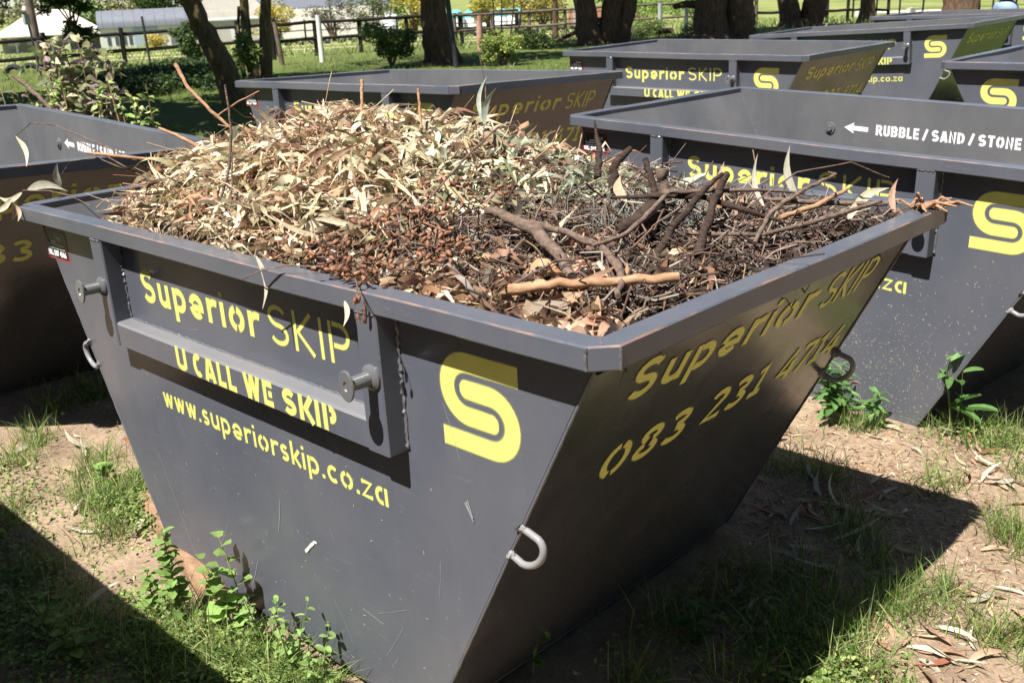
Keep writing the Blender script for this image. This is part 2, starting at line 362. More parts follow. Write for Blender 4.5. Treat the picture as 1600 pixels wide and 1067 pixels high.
# ------------------------------------------------------------------ stroke lettering
def arc(cx, cy, rx, ry, a0, a1, n=10):
    return [(cx+rx*math.cos(math.radians(a0+(a1-a0)*i/n)), cy+ry*math.sin(math.radians(a0+(a1-a0)*i/n))) for i in range(n+1)]
def glyph(ch, w):
    """strokes (centre lines) and advance, cap height 1, x height .7"""
    h = w/2; X = 0.7
    def sS(wd, H):
        ry = (H/2-h)/2; rx = wd/2-h
        return arc(wd/2, H-h-ry, rx, ry, 28, 270, 12)[:-1] + arc(wd/2, h+ry, rx, ry, 90, -152, 12)
    G = {
     'S': lambda: ([sS(.62, 1)], .62), 'K': lambda: ([[(h,1),(h,0)], [(.56,1),(h+w*.75,.5),(.58,0)]], .6),
     'I': lambda: ([[(h,1),(h,0)]], w), 'P': lambda: ([[(h,1),(h,0)], [(h+w*.8,1-h),(.33,1-h)]+arc(.33,.72-h/2,.27-h,.28-h/2,90,-90)+[(h+w*.8,.44)]], .6),
     'U': lambda: ([[(h,1),(h,.27)]+arc(.28,.27,.28-h,.27-h,180,360)+[(.56-h,1)]], .56),
     'C': lambda: ([arc(.29,.5,.29-h,.5-h,50,310,16)], .54), 'A': lambda: ([[(h*.8,0),(.26,1-h*.2)], [(.34,1-h*.2),(.6-h*.8,0)], [(.2,.26),(.4,.26)]], .6),
     'L': lambda: ([[(h,1),(h,h),(.44,h)]], .44), 'W': lambda: ([[(h*.8,1),(.25,0)], [(.25,0),(.41,.99)], [(.41,.99),(.57,0)], [(.57,0),(.82-h*.8,1)]], .82),
     'E': lambda: ([[(.48,1-h),(h,1-h),(h,h),(.48,h)], [(h+w*.7,.5),(.45,.5)]], .48),
     'R': lambda: ([[(h,1),(h,0)], [(h+w*.8,1-h),(.3,1-h)]+arc(.3,.75-h/2,.26-h,.25-h/2,90,-90)+[(h+w*.8,.5)], [(.3,.46),(.56,0)]], .58),
     'B': lambda: ([[(h,1),(h,0)], [(h+w*.8,1-h)]+arc(.30,.75-h/2,.27-h,.25-h/2,90,-70)+[(h+w*1.3,.5)], [(h+w*1.3,.5)]+arc(.30,.26+h/3,.28-h,.26-h*.7,70,-90)+[(h+w*.8,h)]], .58),
     'N': lambda: ([[(h,0),(h,.98),(.56-h,.02),(.56-h,1)]], .56), 'D': lambda: ([[(h,1),(h,0)], [(h+w*.8,1-h),(.24,1-h)]+arc(.24,.5,.34-h,.5-h,90,-90)+[(h+w*.8,h)]], .58),
     'T': lambda: ([[(0,1-h),(.54,1-h)], [(.27,1-w),(.27,0)]], .54), 'O': lambda: ([arc(.31,.5,.31-h,.5-h,80,-80,12), arc(.31,.5,.31-h,.5-h,100,260,12)], .62),
     '/': lambda: ([[(0,-.03),(.3,1.03)]], .3),
     '0': lambda: ([arc(.3,.5,.3-h,.5-h,78,-82,12), arc(.3,.5,.3-h,.5-h,98,258,12)], .6),
     '8': lambda: ([arc(.28,.745,.25-h,.255-h,-70,250,14), arc(.28,.27,.28-h,.27-h,110,430,14)], .56),
     '3': lambda: ([arc(.24,.745,.27-h,.255-h,150,-80,12)+arc(.24,.27,.29-h,.27-h,75,-150,12)], .53),
     '2': lambda: ([arc(.26,.72,.26-h,.28-h,165,-20,12)+[(h,h),(.5,h)]], .52), '1': lambda: ([[(.07,.82),(.24,1-h*.6),(.24,h)], [(.06,h),(.40,h)]], .42),
     '4': lambda: ([[(.36,1),(h*.5,.26),(.56,.26)], [(.42,.62),(.42,0)]], .58), '7': lambda: ([[(0,1-h),(.46,1-h),(.16,0)]], .48),
     'u': lambda: ([[(h,X),(h,.25)]+arc(.25,.25,.25-h,.25-h,180,345)+[(.5-h*.4,.16)], [(.52-h,X),(.52-h,0)]], .52),
     'p': lambda: ([[(h,X),(h,-.3)], arc(.27,X/2,.30-h,X/2-h,118,-118,14)], .57),
     'e': lambda: ([arc(.3,X/2,.3-h,X/2-h,4,172,12), arc(.3,X/2-.02,.3-h,X/2-h,186,318,10), [(.03+h,.30),(.58,.30)]], .6),
     'r': lambda: ([[(h,X),(h,0)], arc(.32,.36,.32-h,.34-h,172,62,8)], .40),
     'i': lambda: ([[(h,X),(h,0)], [(h,.83),(h,.98)]], w), 'o': lambda: ([arc(.3,X/2,.3-h,X/2-h,82,-80,12), arc(.3,X/2,.3-h,X/2-h,100,262,12)], .6),
     's': lambda: ([sS(.44, X)], .44), 'k': lambda: ([[(h,1),(h,0)], [(.44,X),(h+w*.7,X/2),(.46,0)]], .46),
     'w': lambda: ([[(h*.8,X),(.20,0)], [(.20,0),(.34,X)], [(.34,X),(.48,0)], [(.48,0),(.68-h*.8,X)]], .68), '.': lambda: ([[(h,0),(h,w*1.05)]], w),
     'c': lambda: ([arc(.29,X/2,.29-h,X/2-h,48,312,12)], .5), 'z': lambda: ([[(0,X-h),(.42,X-h),(.04,h),(.46,h)]], .46),
     'a': lambda: ([arc(.27,X/2,.27-h,X/2-h,68,292,12), [(.56-h,X),(.56-h,0)]], .56),
    }
    return G[ch]()
def ribbon(mb, pts, r, z, feather, roundends=False):
    """flat stroke in the XY plane at height z with a soft oversprayed edge"""
    P = [Vector(p).to_2d() for p in pts]
    Q = [P[0]]
    for p in P[1:]:
        if (p-Q[-1]).length > 1e-5: Q.append(p)
    P = Q; n = len(P)
    rr = [r]*n
    if roundends:
        def capend(A, B):
            d = (B-A).normalized(); return [A + d*(r*(1-math.cos(t))) for t in (0.25, 0.6, 0.95, 1.3)], [r*math.sin(t) for t in (0.25, 0.6, 0.95, 1.3)]
        if roundends in (True, 'start'):
            c, k = capend(P[0], P[1]); P = c+P[1:]; rr = k+rr[1:]
        if roundends in (True, 'end'):
            c, k = capend(P[-1], P[-2]); P = P[:-1]+c[::-1]; rr = rr[:-1]+k[::-1]
        n = len(P)
    vs = []; al = []
    for i, p in enumerate(P):
        d0 = (P[i]-P[i-1]).normalized() if i else (P[1]-P[0]).normalized()
        d1 = (P[i+1]-P[i]).normalized() if i < n-1 else d0
        nn = Vector((-d0.y-d1.y, d0.x+d1.x)); nn = nn.normalized() if nn.length > 1e-3 else Vector((-d0.y, d0.x))
        c = max(0.78, nn.dot(Vector((-d0.y, d0.x))))
        ext = Vector((0, 0))
        for q, a in ((rr[i]+feather, 0), (rr[i]-feather*0.6, 1), (-(rr[i]-feather*0.6), 1), (-(rr[i]+feather), 0)):
            v = p + nn*(q/c); vs.append((v.x, v.y, z)); al.append(float(a))
    fs = [(i*4+j, i*4+j+1, (i+1)*4+j+1, (i+1)*4+j) for i in range(n-1) for j in range(3)]
    mb.add(vs, fs, 0, al)
def text_mb(s, w, width, cap, feather, gap=0.13, space=0.36, ymul=1.0, bounds=None):
    """text laid out from x=0 to x=width; bounds: [(x0,x1)] for each word"""
    mb = MB(); words = s.split(' '); 
    def wl(word, gap): 
        return sum(glyph(c, w)[1] for c in word) + gap*(len(word)-1)
    if bounds is None:
        tot = sum(wl(x, gap) for x in words) + space*(len(words)-1); k = width/tot; bounds = []; x = 0
        for x_ in words:
            l = wl(x_, gap)*k; bounds.append((x, x+l)); x += l + space*k
    zi = 0
    for word, (a, b) in zip(words, bounds):
        k = (b-a)/wl(word, gap); x = a
        for ch in word:
            st, adv = glyph(ch, w)
            for q in st:
                zi += 1; ribbon(mb, [(x+px*k, py*cap) for px, py in q], w*cap*0.5, 0.0002+(zi % 4)*0.00012, feather)
            x += (adv+gap)*k
    return mb
def place(o, origin, xdir, ydir):
    x = Vector(xdir).normalized(); y = Vector(ydir); y = (y-x*y.dot(x)).normalized(); z = x.cross(y)
    m = Matrix((x, y, z)).transposed().to_4x4(); m.translation = Vector(origin); o.matrix_local = m

# ------------------------------------------------------------------ the skip
SX, BX, Z0 = 1.335, 0.70, 0.05          # sheet half length at top / at floor, floor height
YS = W_/2-0.06                          # sheet half width
def edge_x(z): return BX + (SX-BX)*(z-Z0)/(H_-Z0)
def wobble_bead(p0, p1, r, n, amp=0.35):
    p0, p1 = Vector(p0), Vector(p1); pts = []; rad = []
    for i in range(n+1):
        q = p0.lerp(p1, i/n); pts.append(q + Vector([random.uniform(-1, 1)*r*amp for _ in range(3)])); rad.append(r*random.uniform(0.7, 1.35))
    return pts, rad
def make_skip(main=True):
    root = link('skip_bin', None)
    T = 0.004
    for s in (-1, 1):                                       # long side sheets, gridded so that they can be slightly uneven
        mb = MB(); nx, nz = 24, 10; vs = []
        for k in range(nz+1):
            z = Z0+(H_-0.006-Z0)*k/nz; ex = edge_x(z)
            for i in range(nx+1):
                u = -1+2*i/nx; d = 0.0*mnoise.noise((u*2.2, z*2.4, 5*s))*(1-abs(u)**6)
                vs.append((u*ex, s*(YS+d), z))
        m_ = len(vs); vs += [(x, y-s*T, z) for x, y, z in vs]; fs = []
        for k in range(nz):
            for i in range(nx):
                a = k*(nx+1)+i; q = (a, a+1, a+nx+2, a+nx+1)
                fs.append(q if s < 0 else q[::-1]); q2 = tuple(m_+j for j in q); fs.append(q2[::-1] if s < 0 else q2)
        mb.add(vs, fs); n0 = len(mb.m)
        mb.m = [0 if j % 2 == 0 else 1 for j in range(n0)]
        rimf = []
        for i in range(nx): rimf += [(i, m_+i, m_+i+1, i+1)]
        for k in range(nz):
            a, b = k*(nx+1), (k+1)*(nx+1); rimf += [(a, b, m_+b, m_+a), (a+nx, m_+a+nx, m_+b+nx, b+nx)]
        mb.f += rimf; mb.m += [0]*len(rimf)
        link('side_panel', mb.mesh('side_panel', [MT['paint'], MT['inside']]), root)
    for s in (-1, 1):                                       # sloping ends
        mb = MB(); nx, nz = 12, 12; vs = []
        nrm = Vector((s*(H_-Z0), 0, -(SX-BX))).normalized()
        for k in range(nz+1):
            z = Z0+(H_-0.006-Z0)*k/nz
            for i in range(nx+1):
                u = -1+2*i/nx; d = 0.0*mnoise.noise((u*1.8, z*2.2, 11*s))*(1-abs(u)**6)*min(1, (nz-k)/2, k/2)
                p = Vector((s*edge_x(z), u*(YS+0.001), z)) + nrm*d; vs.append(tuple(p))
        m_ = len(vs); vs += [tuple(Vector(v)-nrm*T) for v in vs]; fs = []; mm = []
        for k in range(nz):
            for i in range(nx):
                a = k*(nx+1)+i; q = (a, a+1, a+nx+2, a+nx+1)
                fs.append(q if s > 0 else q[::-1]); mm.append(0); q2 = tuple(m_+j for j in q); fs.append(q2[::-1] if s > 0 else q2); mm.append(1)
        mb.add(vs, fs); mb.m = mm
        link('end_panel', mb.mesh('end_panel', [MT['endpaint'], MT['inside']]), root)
    mb = MB(); mb.box(-BX, BX, -YS, YS, Z0-0.004, Z0+0.002); link('floor_panel', mb.mesh('floor_panel', MT['inside']), root)
    # rim: square section swept round with cut corners
    hl, hw, c = L_/2, W_/2, 0.045; b = 0.0035; zt, zb = H_, H_-0.05
    def ringpts(off):
        a, d, cc = hl-off, hw-off, max(0.003, c-off*0.6)
        base = [(-a+cc, -d), (a-cc, -d), (a, -d+cc), (a, d-cc), (a-cc, d), (-a+cc, d), (-a, d-cc), (-a, -d+cc)]; outp = []
        for i, p in enumerate(base):
            q = base[(i+1) % 8]; k = 14 if i % 2 == 0 else 1
            for j in range(k):
                f = j/k; x, y = p[0]+(q[0]-p[0])*f, p[1]+(q[1]-p[1])*f
                wv = 0.007*mnoise.noise((x*1.4, y*1.4, 2)) if j else 0
                outp.append((x+(wv if abs(abs(x)-a) < 1e-6 else 0), y+(wv if abs(abs(y)-d) < 1e-6 else 0)))
        return outp
    prof = [(0, zb+b), (0, zt-b), (b, zt), (0.060-b, zt), (0.060, zt-b), (0.060, zb), (b, zb)]
    mb = MB(); rings = []
    for off, z in prof: rings.append([(x, y, z+0.0025*mnoise.noise((x*2, y*2, 9))) for x, y in ringpts(off)])
    n = len(rings[0]); vs = [p for r in rings for p in r]; fs = []; mm = []
    for k in range(len(prof)):
        k2 = (k+1) % len(prof)
        for i in range(n):
            j = (i+1) % n; fs.append((k*n+i, k*n+j, k2*n+j, k2*n+i)); mm.append(1 if k == 1 else 0)
    mb.add(vs, fs); mb.m = mm
    rim = link('rim', mb.mesh('rim', [MT['rim'], MT['rust']], angle=30), root)
    def bead(nm, p, r, par=None):
        mb = MB(); mb.tube(p, r, 6); link(nm, mb.mesh(nm, MT['weld']), par or root)
    for sx in (-1, 1):                                      # weld beads up the cut corners and along joints
        for sy in (-1, 1):
            for (x, y) in ((sx*(hl-c), sy*hw), (sx*hl, sy*(hw-c))): bead('weld_seam', *wobble_bead((x, y, zb+0.003), (x, y, zt-0.003), 0.003, 9))
            bead('weld_seam', *wobble_bead((sx*(hl-c/2-.004), sy*(hw-c/2-.004), zt-0.001), (sx*(hl-0.058), sy*(hw-0.058), zt-0.001), 0.0028, 10))
            p, r = wobble_bead((sx*edge_x(H_-.055), sy*(YS-0.006), H_-.06), (sx*BX, sy*(YS-0.006), Z0), 0.004, 60)
            bead('weld_seam', [q-Vector((sx*0.008, 0, 0)) for q in p], r)
            bead('weld_seam', *wobble_bead((sx*edge_x(H_-.055), sy*YS, H_-.06), (sx*BX, sy*YS, Z0), 0.003, 60, 0.1))
    # stiffener bars, shelf, trunnions on both long sides
    for s in (-1, 1):
        fl = lambda x, y, z: (x, y, z) if s < 0 else (-x, -y, z)
        yf, ys = -hw+0.0015, -YS
        for (x0, x1) in ((-.77, -.69), (.63, .71)):
            mb = MB(); bv = .004; z1, z0 = zb-0.001, 0.85
            prof2 = [(x0, ys), (x0, yf+bv), (x0+bv, yf), (x1-bv, yf), (x1, yf+bv), (x1, ys)]
            vs = [fl(x, y, z1) for x, y in prof2]+[fl(x, y, z0+(0.0)) for x, y in prof2]; k = 6
            fs = [(i, (i+1) % k, (i+1) % k+k, i+k) for i in range(k-1)]+[tuple(range(k))[::-1], tuple(range(k, 2*k))]
            if s < 0: fs = [f[::-1] for f in fs]
            else: fs = [f[::-1] for f in fs]
            mb.add(vs, fs); o = link('stiffener', mb.mesh('stiffener', MT['paint'], angle=30), root)
        mb = MB(); bv = 0.007; x0, x1 = -.69, .63             # shelf: flat top, rolled edge, front lip
        prof3 = [(ys, .931), (yf+.004+bv, .929), (yf+.004, .929-bv), (yf+.004, .851), (yf+.010, .851), (yf+.010, .918), (ys, .918)]
        vs = []; nxs = 20
        for i in range(nxs+1):
            x = x0+(x1-x0)*i/nxs; dz = 0.0022*mnoise.noise((x*2.5, 3, s))
            vs += [fl(x, y, z+dz) for y, z in prof3]
        fs = [(i*7+j, i*7+(j+1) % 7, (i+1)*7+(j+1) % 7, (i+1)*7+j) for i in range(nxs) for j in range(7)]
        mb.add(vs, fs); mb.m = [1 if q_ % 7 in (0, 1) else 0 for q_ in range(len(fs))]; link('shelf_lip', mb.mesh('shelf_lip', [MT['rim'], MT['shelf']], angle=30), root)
        for (p0, p1, r, n_) in (((-.69, ys-.002, .932), (.63, ys-.002, .932), .0042, 150), ((-.772, ys-.002, .86), (-.772, ys-.002, 1.19), .0045, 40), ((-.688, ys-.002, .935), (-.688, ys-.002, 1.19), .0055, 34),
                          ((.628, ys-.002, .935), (.628, ys-.002, 1.19), .004, 34), ((.713, ys-.002, .855), (.713, ys-.002, 1.19), .0065, 40),
                          ((-.765, yf, zb-.001), (-.695, yf, zb-.001), .004, 9), ((.635, yf, zb-.001), (.705, yf, zb-.001), .004, 9), ((-.69, yf+.004, .925), (-.69, yf+.004, .855), .003, 8)):
            bead('weld_seam', *wobble_bead(fl(*p0), fl(*p1), r*.75, n_, 0.5))
        for xc in (-.735, .675):
            tr = link('trunnion', None, root); pz = 1.045
            mb = MB(); o = fl(xc, yf, pz); ax = fl(0, -1, 0)
            mb.lathe([(0, .018), (.07, .017)], o, ax, 20); link('pin', mb.mesh('pin', MT['steel']), tr)
            mb = MB(); mb.lathe([(-.001, .032), (.005, .032), (.010, .026), (.014, .019)], o, ax, 20); link('collar', mb.mesh('collar', MT['weld']), tr)
            mb = MB(); o2 = fl(xc, yf-.07, pz)
            mb.lathe([(0, .036), (.001, .038), (.0050, .038), (.0062, .0365), (.0062, .012), (.003, .010)], o2, ax, 28); 
            for q_ in range(len(mb.v)): v_ = mb.v[q_]; c0 = fl(xc, 0, 0)[0]; mb.v[q_] = (c0+(v_[0]-c0)*.72, v_[1], v_[2])
            link('disc', mb.mesh('disc', MT['steel']), tr)
            mb = MB(); o3 = fl(xc, -YS+T+0.0005, 1.06)                # boss plate and nut inside
            iax = fl(0, 1, 0)
            mb.lathe([(0, .034), (.006, .032)], o3, iax, 24); mb.lathe([(.006, .02), (.015, .018)], o3, iax, 6)
            link('inside_boss', mb.mesh('inside_boss', MT['inside']), root)
    # rod loops on the corner edges
    for sx in (-1, 1):
        for sy in (-1, 1):
            z1, z2 = 0.768, 0.69; y = sy*(YS-.002); pts = []
            a = Vector((sx*(edge_x(z1)-.004), y, z1)); b_ = Vector((sx*(edge_x(z2)-.004), y, z2))
            mid = (a+b_)/2 + Vector((sx*.038, 0, -.012)); hd = (a-b_)/2
            pts = [a]+[mid + hd*1.05*math.cos(t) + Vector((sx*.040, 0, -.004))*math.sin(t) for t in [PI*k/12 for k in range(13)]]+[b_]
            mb = MB(); mb.tube(pts, 0.0085, 12); p, r_ = wobble_bead(a, a+Vector((sx*.008, 0, 0)), .013, 3, .2); mb.tube(p, r_, 8)
            p, r_ = wobble_bead(b_, b_+Vector((sx*.008, 0, 0)), .013, 3, .2); mb.tube(p, r_, 8)
            link('lifting_loop', mb.mesh('lifting_loop', MT['hook']), root)
    # ---- lettering
    Y = MT['yellow']; f = 0.0048
    t1 = text_mb('Superior', .185, .685, .108, f).mesh('lettering', Y, False, True)
    t2 = text_mb('SKIP', .105, .365, .112, f*.8, gap=.17).mesh('lettering', Y, False, True)
    t3 = text_mb('U CALL WE SKIP', .235, 1, .073, f*.7, gap=.07, bounds=[(0, .075), (.105, .345), (.385, .53), (.575, .82)]).mesh('lettering', Y, False, True)
    t4 = text_mb('www.superiorskip.co.za', .155, 1.17, .072, f*.7, gap=.12).mesh('lettering', Y, False, True)
    e1 = text_mb('Superior', .175, .77, .118, f).mesh('lettering', Y, False, True)
    e2 = text_mb('SKIP', .105, .265, .118, f*.8, gap=.17).mesh('lettering', Y, False, True)
    e3 = text_mb('083 231 4714', .175, 1, .118, f, gap=.10, bounds=[(0, .345), (.42, .71), (.785, 1.125)]).mesh('lettering', Y, False, True)
    r1 = text_mb('RUBBLE / SAND / STONE', .20, .80, .058, .0035, gap=.12, space=.4).mesh('lettering', MT['white'], False, True)
    ar = MB(); ribbon(ar, [(.055, 0), (.15, -.002)], .0115, .0008, .004)
    ar.add([(0, 0, .0012), (.064, .031, .0012), (.050, 0, .0012), (.064, -.031, .0012)], [(0, 2, 1), (0, 3, 2)], 0, [1.0]*4)
    arm = ar.mesh('arrow', MT['white'], False, True)
    lg = MB(); A, Hh, tt = .245, .232, .19
    def sc(pts): return [(x*A, y*Hh) for x, y in pts]
    k1 = [(1.0, .905), (.75, .905)]+arc(.36, .635, .265, .27, 90, 270, 16)+[(.5, .365), (.74, .365)]
    ribbon(lg, sc(k1), tt*Hh/2, .0002, .005, 'end'); ribbon(lg, sc([(1-x, 1-y) for x, y in k1]), tt*Hh/2, .0004, .005, 'end')
    lgm = lg.mesh('logo', Y, False, True)
    for s in (-1, 1):
        R = lambda v: v if s < 0 else (-v[0], -v[1], v[2])
        def P_(me, org, xd, yd, nm='lettering'): place(link(nm, me, root), R(org), R(xd), R(yd))
        P_(t1, (-.575, -YS-.0006, 1.008), (1, 0, .004), (0, 0, 1)); P_(t2, (.158, -YS-.0006, 1.012), (1, 0, .004), (0, 0, 1))
        P_(t3, (-.31, -hw+.0049, .8535), (1, 0, 0), (0, 0, 1)); P_(t4, (-.56, -YS-.0006, .650), (1, 0, .010), (0, 0, 1))
        P_(lgm, (.848 if s < 0 else -1.093, -YS-.0006, .908), (1, 0, 0), (0, 0, 1), 'logo')
        # end panel: down-slope direction
        up = Vector((s*-1*(SX-BX), 0, H_-Z0)).normalized() if s > 0 else Vector(((SX-BX), 0, H_-Z0)).normalized()
        upv_ = Vector((-s*(BX-SX), 0, H_-Z0)).normalized()
        def E_(me, v, d):
            pt = Vector((s*SX, 0, H_)) - upv_*d; nrm = Vector((s*(H_-Z0), 0, -(SX-BX))).normalized()
            pt += nrm*.0016; pt.y = s*v
            place(link('lettering', me, root), pt, (0, s, 0), upv_)
        E_(e1, -.525, .245); E_(e2, .30, .25); E_(e3, -.48, .523)
    P2 = lambda me, org, nm='lettering': place(link(nm, me, root), org, (1, 0, 0), (0, 0, 1))
    P2(r1, (-.385, YS-T-.0006, 1.045)); P2(arm, (-.583, YS-T-.0006, 1.073), 'arrow')
    # ---- maker's sticker
    st = link('sticker', None, root); st.location = (-1.30, -YS-.0006, 1.057)
    def rrect(x0, x1, y0, y1, r, y): 
        q = [(x0+r, y0), (x1-r, y0), (x1, y0+r), (x1, y1-r), (x1-r, y1), (x0+r, y1), (x0, y1-r), (x0, y0+r)]; return [(x, y, z) for x, z in q]
    mb = MB(); mb.add(rrect(0, .19, 0, .112, .01, 0), [tuple(range(8))]); link('border', mb.mesh('border', MT['red'], False), st)
    mb = MB(); mb.add(rrect(.006, .184, .006, .106, .007, -.0006), [tuple(range(8))]); link('background', mb.mesh('background', MT['black'], False), st)
    def font(txt, size, x, z, bold=0.0):
        cu = bpy.data.curves.new('t', 'FONT'); cu.body = txt; cu.size = size; cu.offset = bold; cu.resolution_u = 2
        o = bpy.data.objects.new('t', cu); COL.objects.link(o)
        dg = bpy.context.evaluated_depsgraph_get(); me = bpy.data.meshes.new_from_object(o.evaluated_get(dg))
        bpy.data.objects.remove(o); me.materials.clear(); me.materials.append(MT['stwhite'])
        q = link('lettering', me, st); q.location = (x, -.0012, z); q.rotation_euler = (PI/2, 0, 0)
    font('Trend', .026, .085, .074, .0004); font('082 587 4566', .0275, .012, .014, .0012)
    mb = MB()
    for z, x0, x1, n_ in ((.063, .055, .10, 7), (.052, .022, .155, 22), (.040, .028, .162, 22)):
        for i in range(n_):
            a = x0+(x1-x0)*i/n_; wd = (x1-x0)/n_*random.uniform(.55, .85); hh = random.choice((.0055, .0055, .0075))
            mb.add([(a, -.0012, z), (a+wd, -.0012, z), (a+wd, -.0012, z+hh), (a, -.0012, z+hh)], [(0, 1, 2, 3)])
    link('small_print', mb.mesh('small_print', MT['stwhite'], False), st)
    return root
skip0 = make_skip()
LABELS = [
 'dark grey skip heaped with dead leaves and branches in the foreground',
 'empty grey skip right behind the heaped one with rubble sand stone stencilled inside',
 'empty grey skip behind the leaf heap, nearest the leaning willow',
 'empty grey skip third back in the far row with a gum tree beyond its corner',
 'grey skip with a yellow S fourth back in the far row beside trunks',
 'farthest grey skip, in front of the person in jeans',
 'grey skip at the right edge showing its shaded left end and yellow S',
 'grey skip cut off by the left edge of the photo with leafy shrubs behind it',
 'grey skip standing behind the left foreground and throwing the shadow at bottom left']
skips = [skip0]
for i in range(1, 9): skips.append(copy_tree(skip0))
for i, (o, p) in enumerate(zip(skips, POSES)):
    o['label'] = LABELS[i]; o['category'] = 'skip'; o['group'] = 'dark grey waste skips standing in rows'
    Rz = Matrix.Rotation(p[2], 4, 'Z'); Ry = Matrix.Rotation(p[5], 4, 'Y'); Rx = Matrix.Rotation(p[4], 4, 'X')
    m = Rz @ Ry @ Rx; m.translation = Vector((p[0], p[1], p[3])); o.matrix_world = m
# marks on the front skip only
def mark(name, pts_list, r, mat, label, org, par=None):
    mb = MB()
    for k, pts in enumerate(pts_list): ribbon(mb, pts, r*random.uniform(.6, 1.2), .0006+.0003*(k % 5), r*0.7)
    o = link(name, mb.mesh(name, mat, False, True), par or skip0, label); place(o, org, (1, 0, 0), (0, 0, 1))
MT['dropping'] = spray_mat('bird_dropping', (0.75, 0.72, 0.66), 0.7); MT['scuff'] = spray_mat('scuffed_paint', (0.3, 0.3, 0.31), 0.6)
mark('bird_dropping', [[(0, 0), (.03, .028), (.05, .046)], [(.05, .05), (.066, .052)], [(.008, .004), (.04, .04)]], .0035, MT['dropping'], 'white bird dropping on the lower front', (.188, -YS-.0018, .382))
mark('scratch', [[(0, .04), (.018, 0)], [(.006, .045), (.02, .004)], [(-.004, .036), (.008, .018)], [(.004, .03), (.021, -.004)]], .0016, MT['scuff'], 'pale scratch below the yellow S', (.905, -YS-.0018, .736))
mark('scratch', [[(.0, .0), (-.16, .36)]], .0006, MT['scuff'], None, (-.52, -YS-.0018, .10))

for _ in range(26):
    z_ = random.uniform(.12, 1.08); x_ = random.uniform(-1, 1)*(edge_x(z_)-.12)
    if .62 < z_ < .95 and x_ < .72: continue
    l_ = random.uniform(.02, .16); a_ = random.choice((random.gauss(1.3, .3), random.gauss(2.2, .4), random.gauss(.2, .2)))
    mark('scratch', [[(0, 0), (l_*.5*math.cos(a_)+.002, l_*.5*math.sin(a_)), (l_*math.cos(a_), l_*math.sin(a_))]], random.choice((.0003, .0004, .0007)), MT['scuff'], None, (x_, -YS-.0011, z_))
# pole under the front skip
mb = MB(); mb.tube([(-1.16, -.57, .012), (-.9, -.625, .014), (-.55, -.70, .012), (-.235, -.768, .010)], [.047, .046, .046, .048], 24, rough=.012)
o = link('wooden_pole', mb.mesh('wooden_pole', MT['log'], angle=60), None, 'orange brown peeled round pole wedged under the heaped skip', 'pole')

# ------------------------------------------------------------------ the heap in the front skip
CX = [-1.3,-1.15,-1.0,-.85,-.6,-.3,0,.2,.4,.6,.9,1.3]; CZ = [.95,1.08,1.25,1.38,1.455,1.465,1.43,1.375,1.31,1.27,1.25,1.215]
EX = [-1.3,-1.0,-.82,-.7,1.3]; EZ = [.9,1.02,1.14,1.20,1.205]
def mound(x, y):
    c = np.interp(x, CX, CZ); e = np.interp(x, EX, EZ)
    return e + (c-e)*np.maximum(0, 1-np.where(y > .02, np.abs(y-.02)/.60, np.abs(y-.02)/.73)**2.2)
def lump(x, y):
    return np.array([0.022*mnoise.noise((a*4, b*4, 1)) + 0.012*mnoise.noise((a*11, b*11, 5)) for a, b in zip(np.ravel(x), np.ravel(y))]).reshape(np.shape(x))
gx, gy = np.meshgrid(np.linspace(-1.27, 1.275, 110), np.linspace(-.69, .69, 64))
Z = mound(gx, gy) + lump(gx, gy) - 0.035
I = np.arange(gx.size).reshape(gx.shape)
F = np.stack([I[:-1, :-1], I[:-1, 1:], I[1:, 1:], I[1:, :-1]], -1).reshape(-1, 4)
mcol = np.where((gx.ravel() > .45)[:, None], [[.03, .02, .015]], [[.07, .05, .032]])  # dark tone stands in for shade in the gaps between leaves
link('leaf_heap_core', mesh_np('leaf_heap_core', np.stack([gx, gy, Z], -1).reshape(-1, 3), F, MT['twig'], mcol), kind='stuff',
     label='core of the garden waste heap in the front skip, darkened as shade between leaves', cat='garden waste')
STRAW = [(.54,.43,.28), (.70,.60,.43), (.31,.28,.155), (.40,.23,.14), (.25,.20,.12), (.46,.335,.21), (.20,.11,.07), (.62,.53,.38)]
GREYG = [(.31,.33,.23), (.41,.42,.31), (.22,.25,.14), (.50,.48,.36)]
BROWN = [(.10,.06,.042), (.15,.09,.065), (.06,.042,.03), (.26,.17,.12), (.26,.225,.19), (.12,.10,.085)]
TAN = [(.40,.24,.15), (.48,.34,.23), (.28,.16,.10), (.54,.44,.33)]
def pile_leaves(n, xr, yr, colors, wts, L=(.07, .17), wd=(.010, .021), dz=(-.03, .022), zs=.3, test=None, bd=.28):
    x = RNG.uniform(*xr, n); y = RNG.uniform(*yr, n)
    if test is not None:
        k = test(x, y); x, y = x[k], y[k]; n = len(x)
    z = mound(x, y) + lump(x, y) + RNG.uniform(*dz, n)
    D = rdir(n, zs); Nn = np.stack([RNG.normal(0, .5, n), RNG.normal(0, .5, n), np.ones(n)], 1)
    Ln = RNG.uniform(*L, n); P = np.stack([x, y, z], 1) - D*(Ln/2)[:, None]
    P[:, 1] = np.clip(P[:, 1], -.735, .73); 
    return leaves_np(P, D, Nn, Ln, RNG.uniform(*wd, n), RNG.normal(0, bd, n), pal(n, colors, wts, .32), 7, .6)
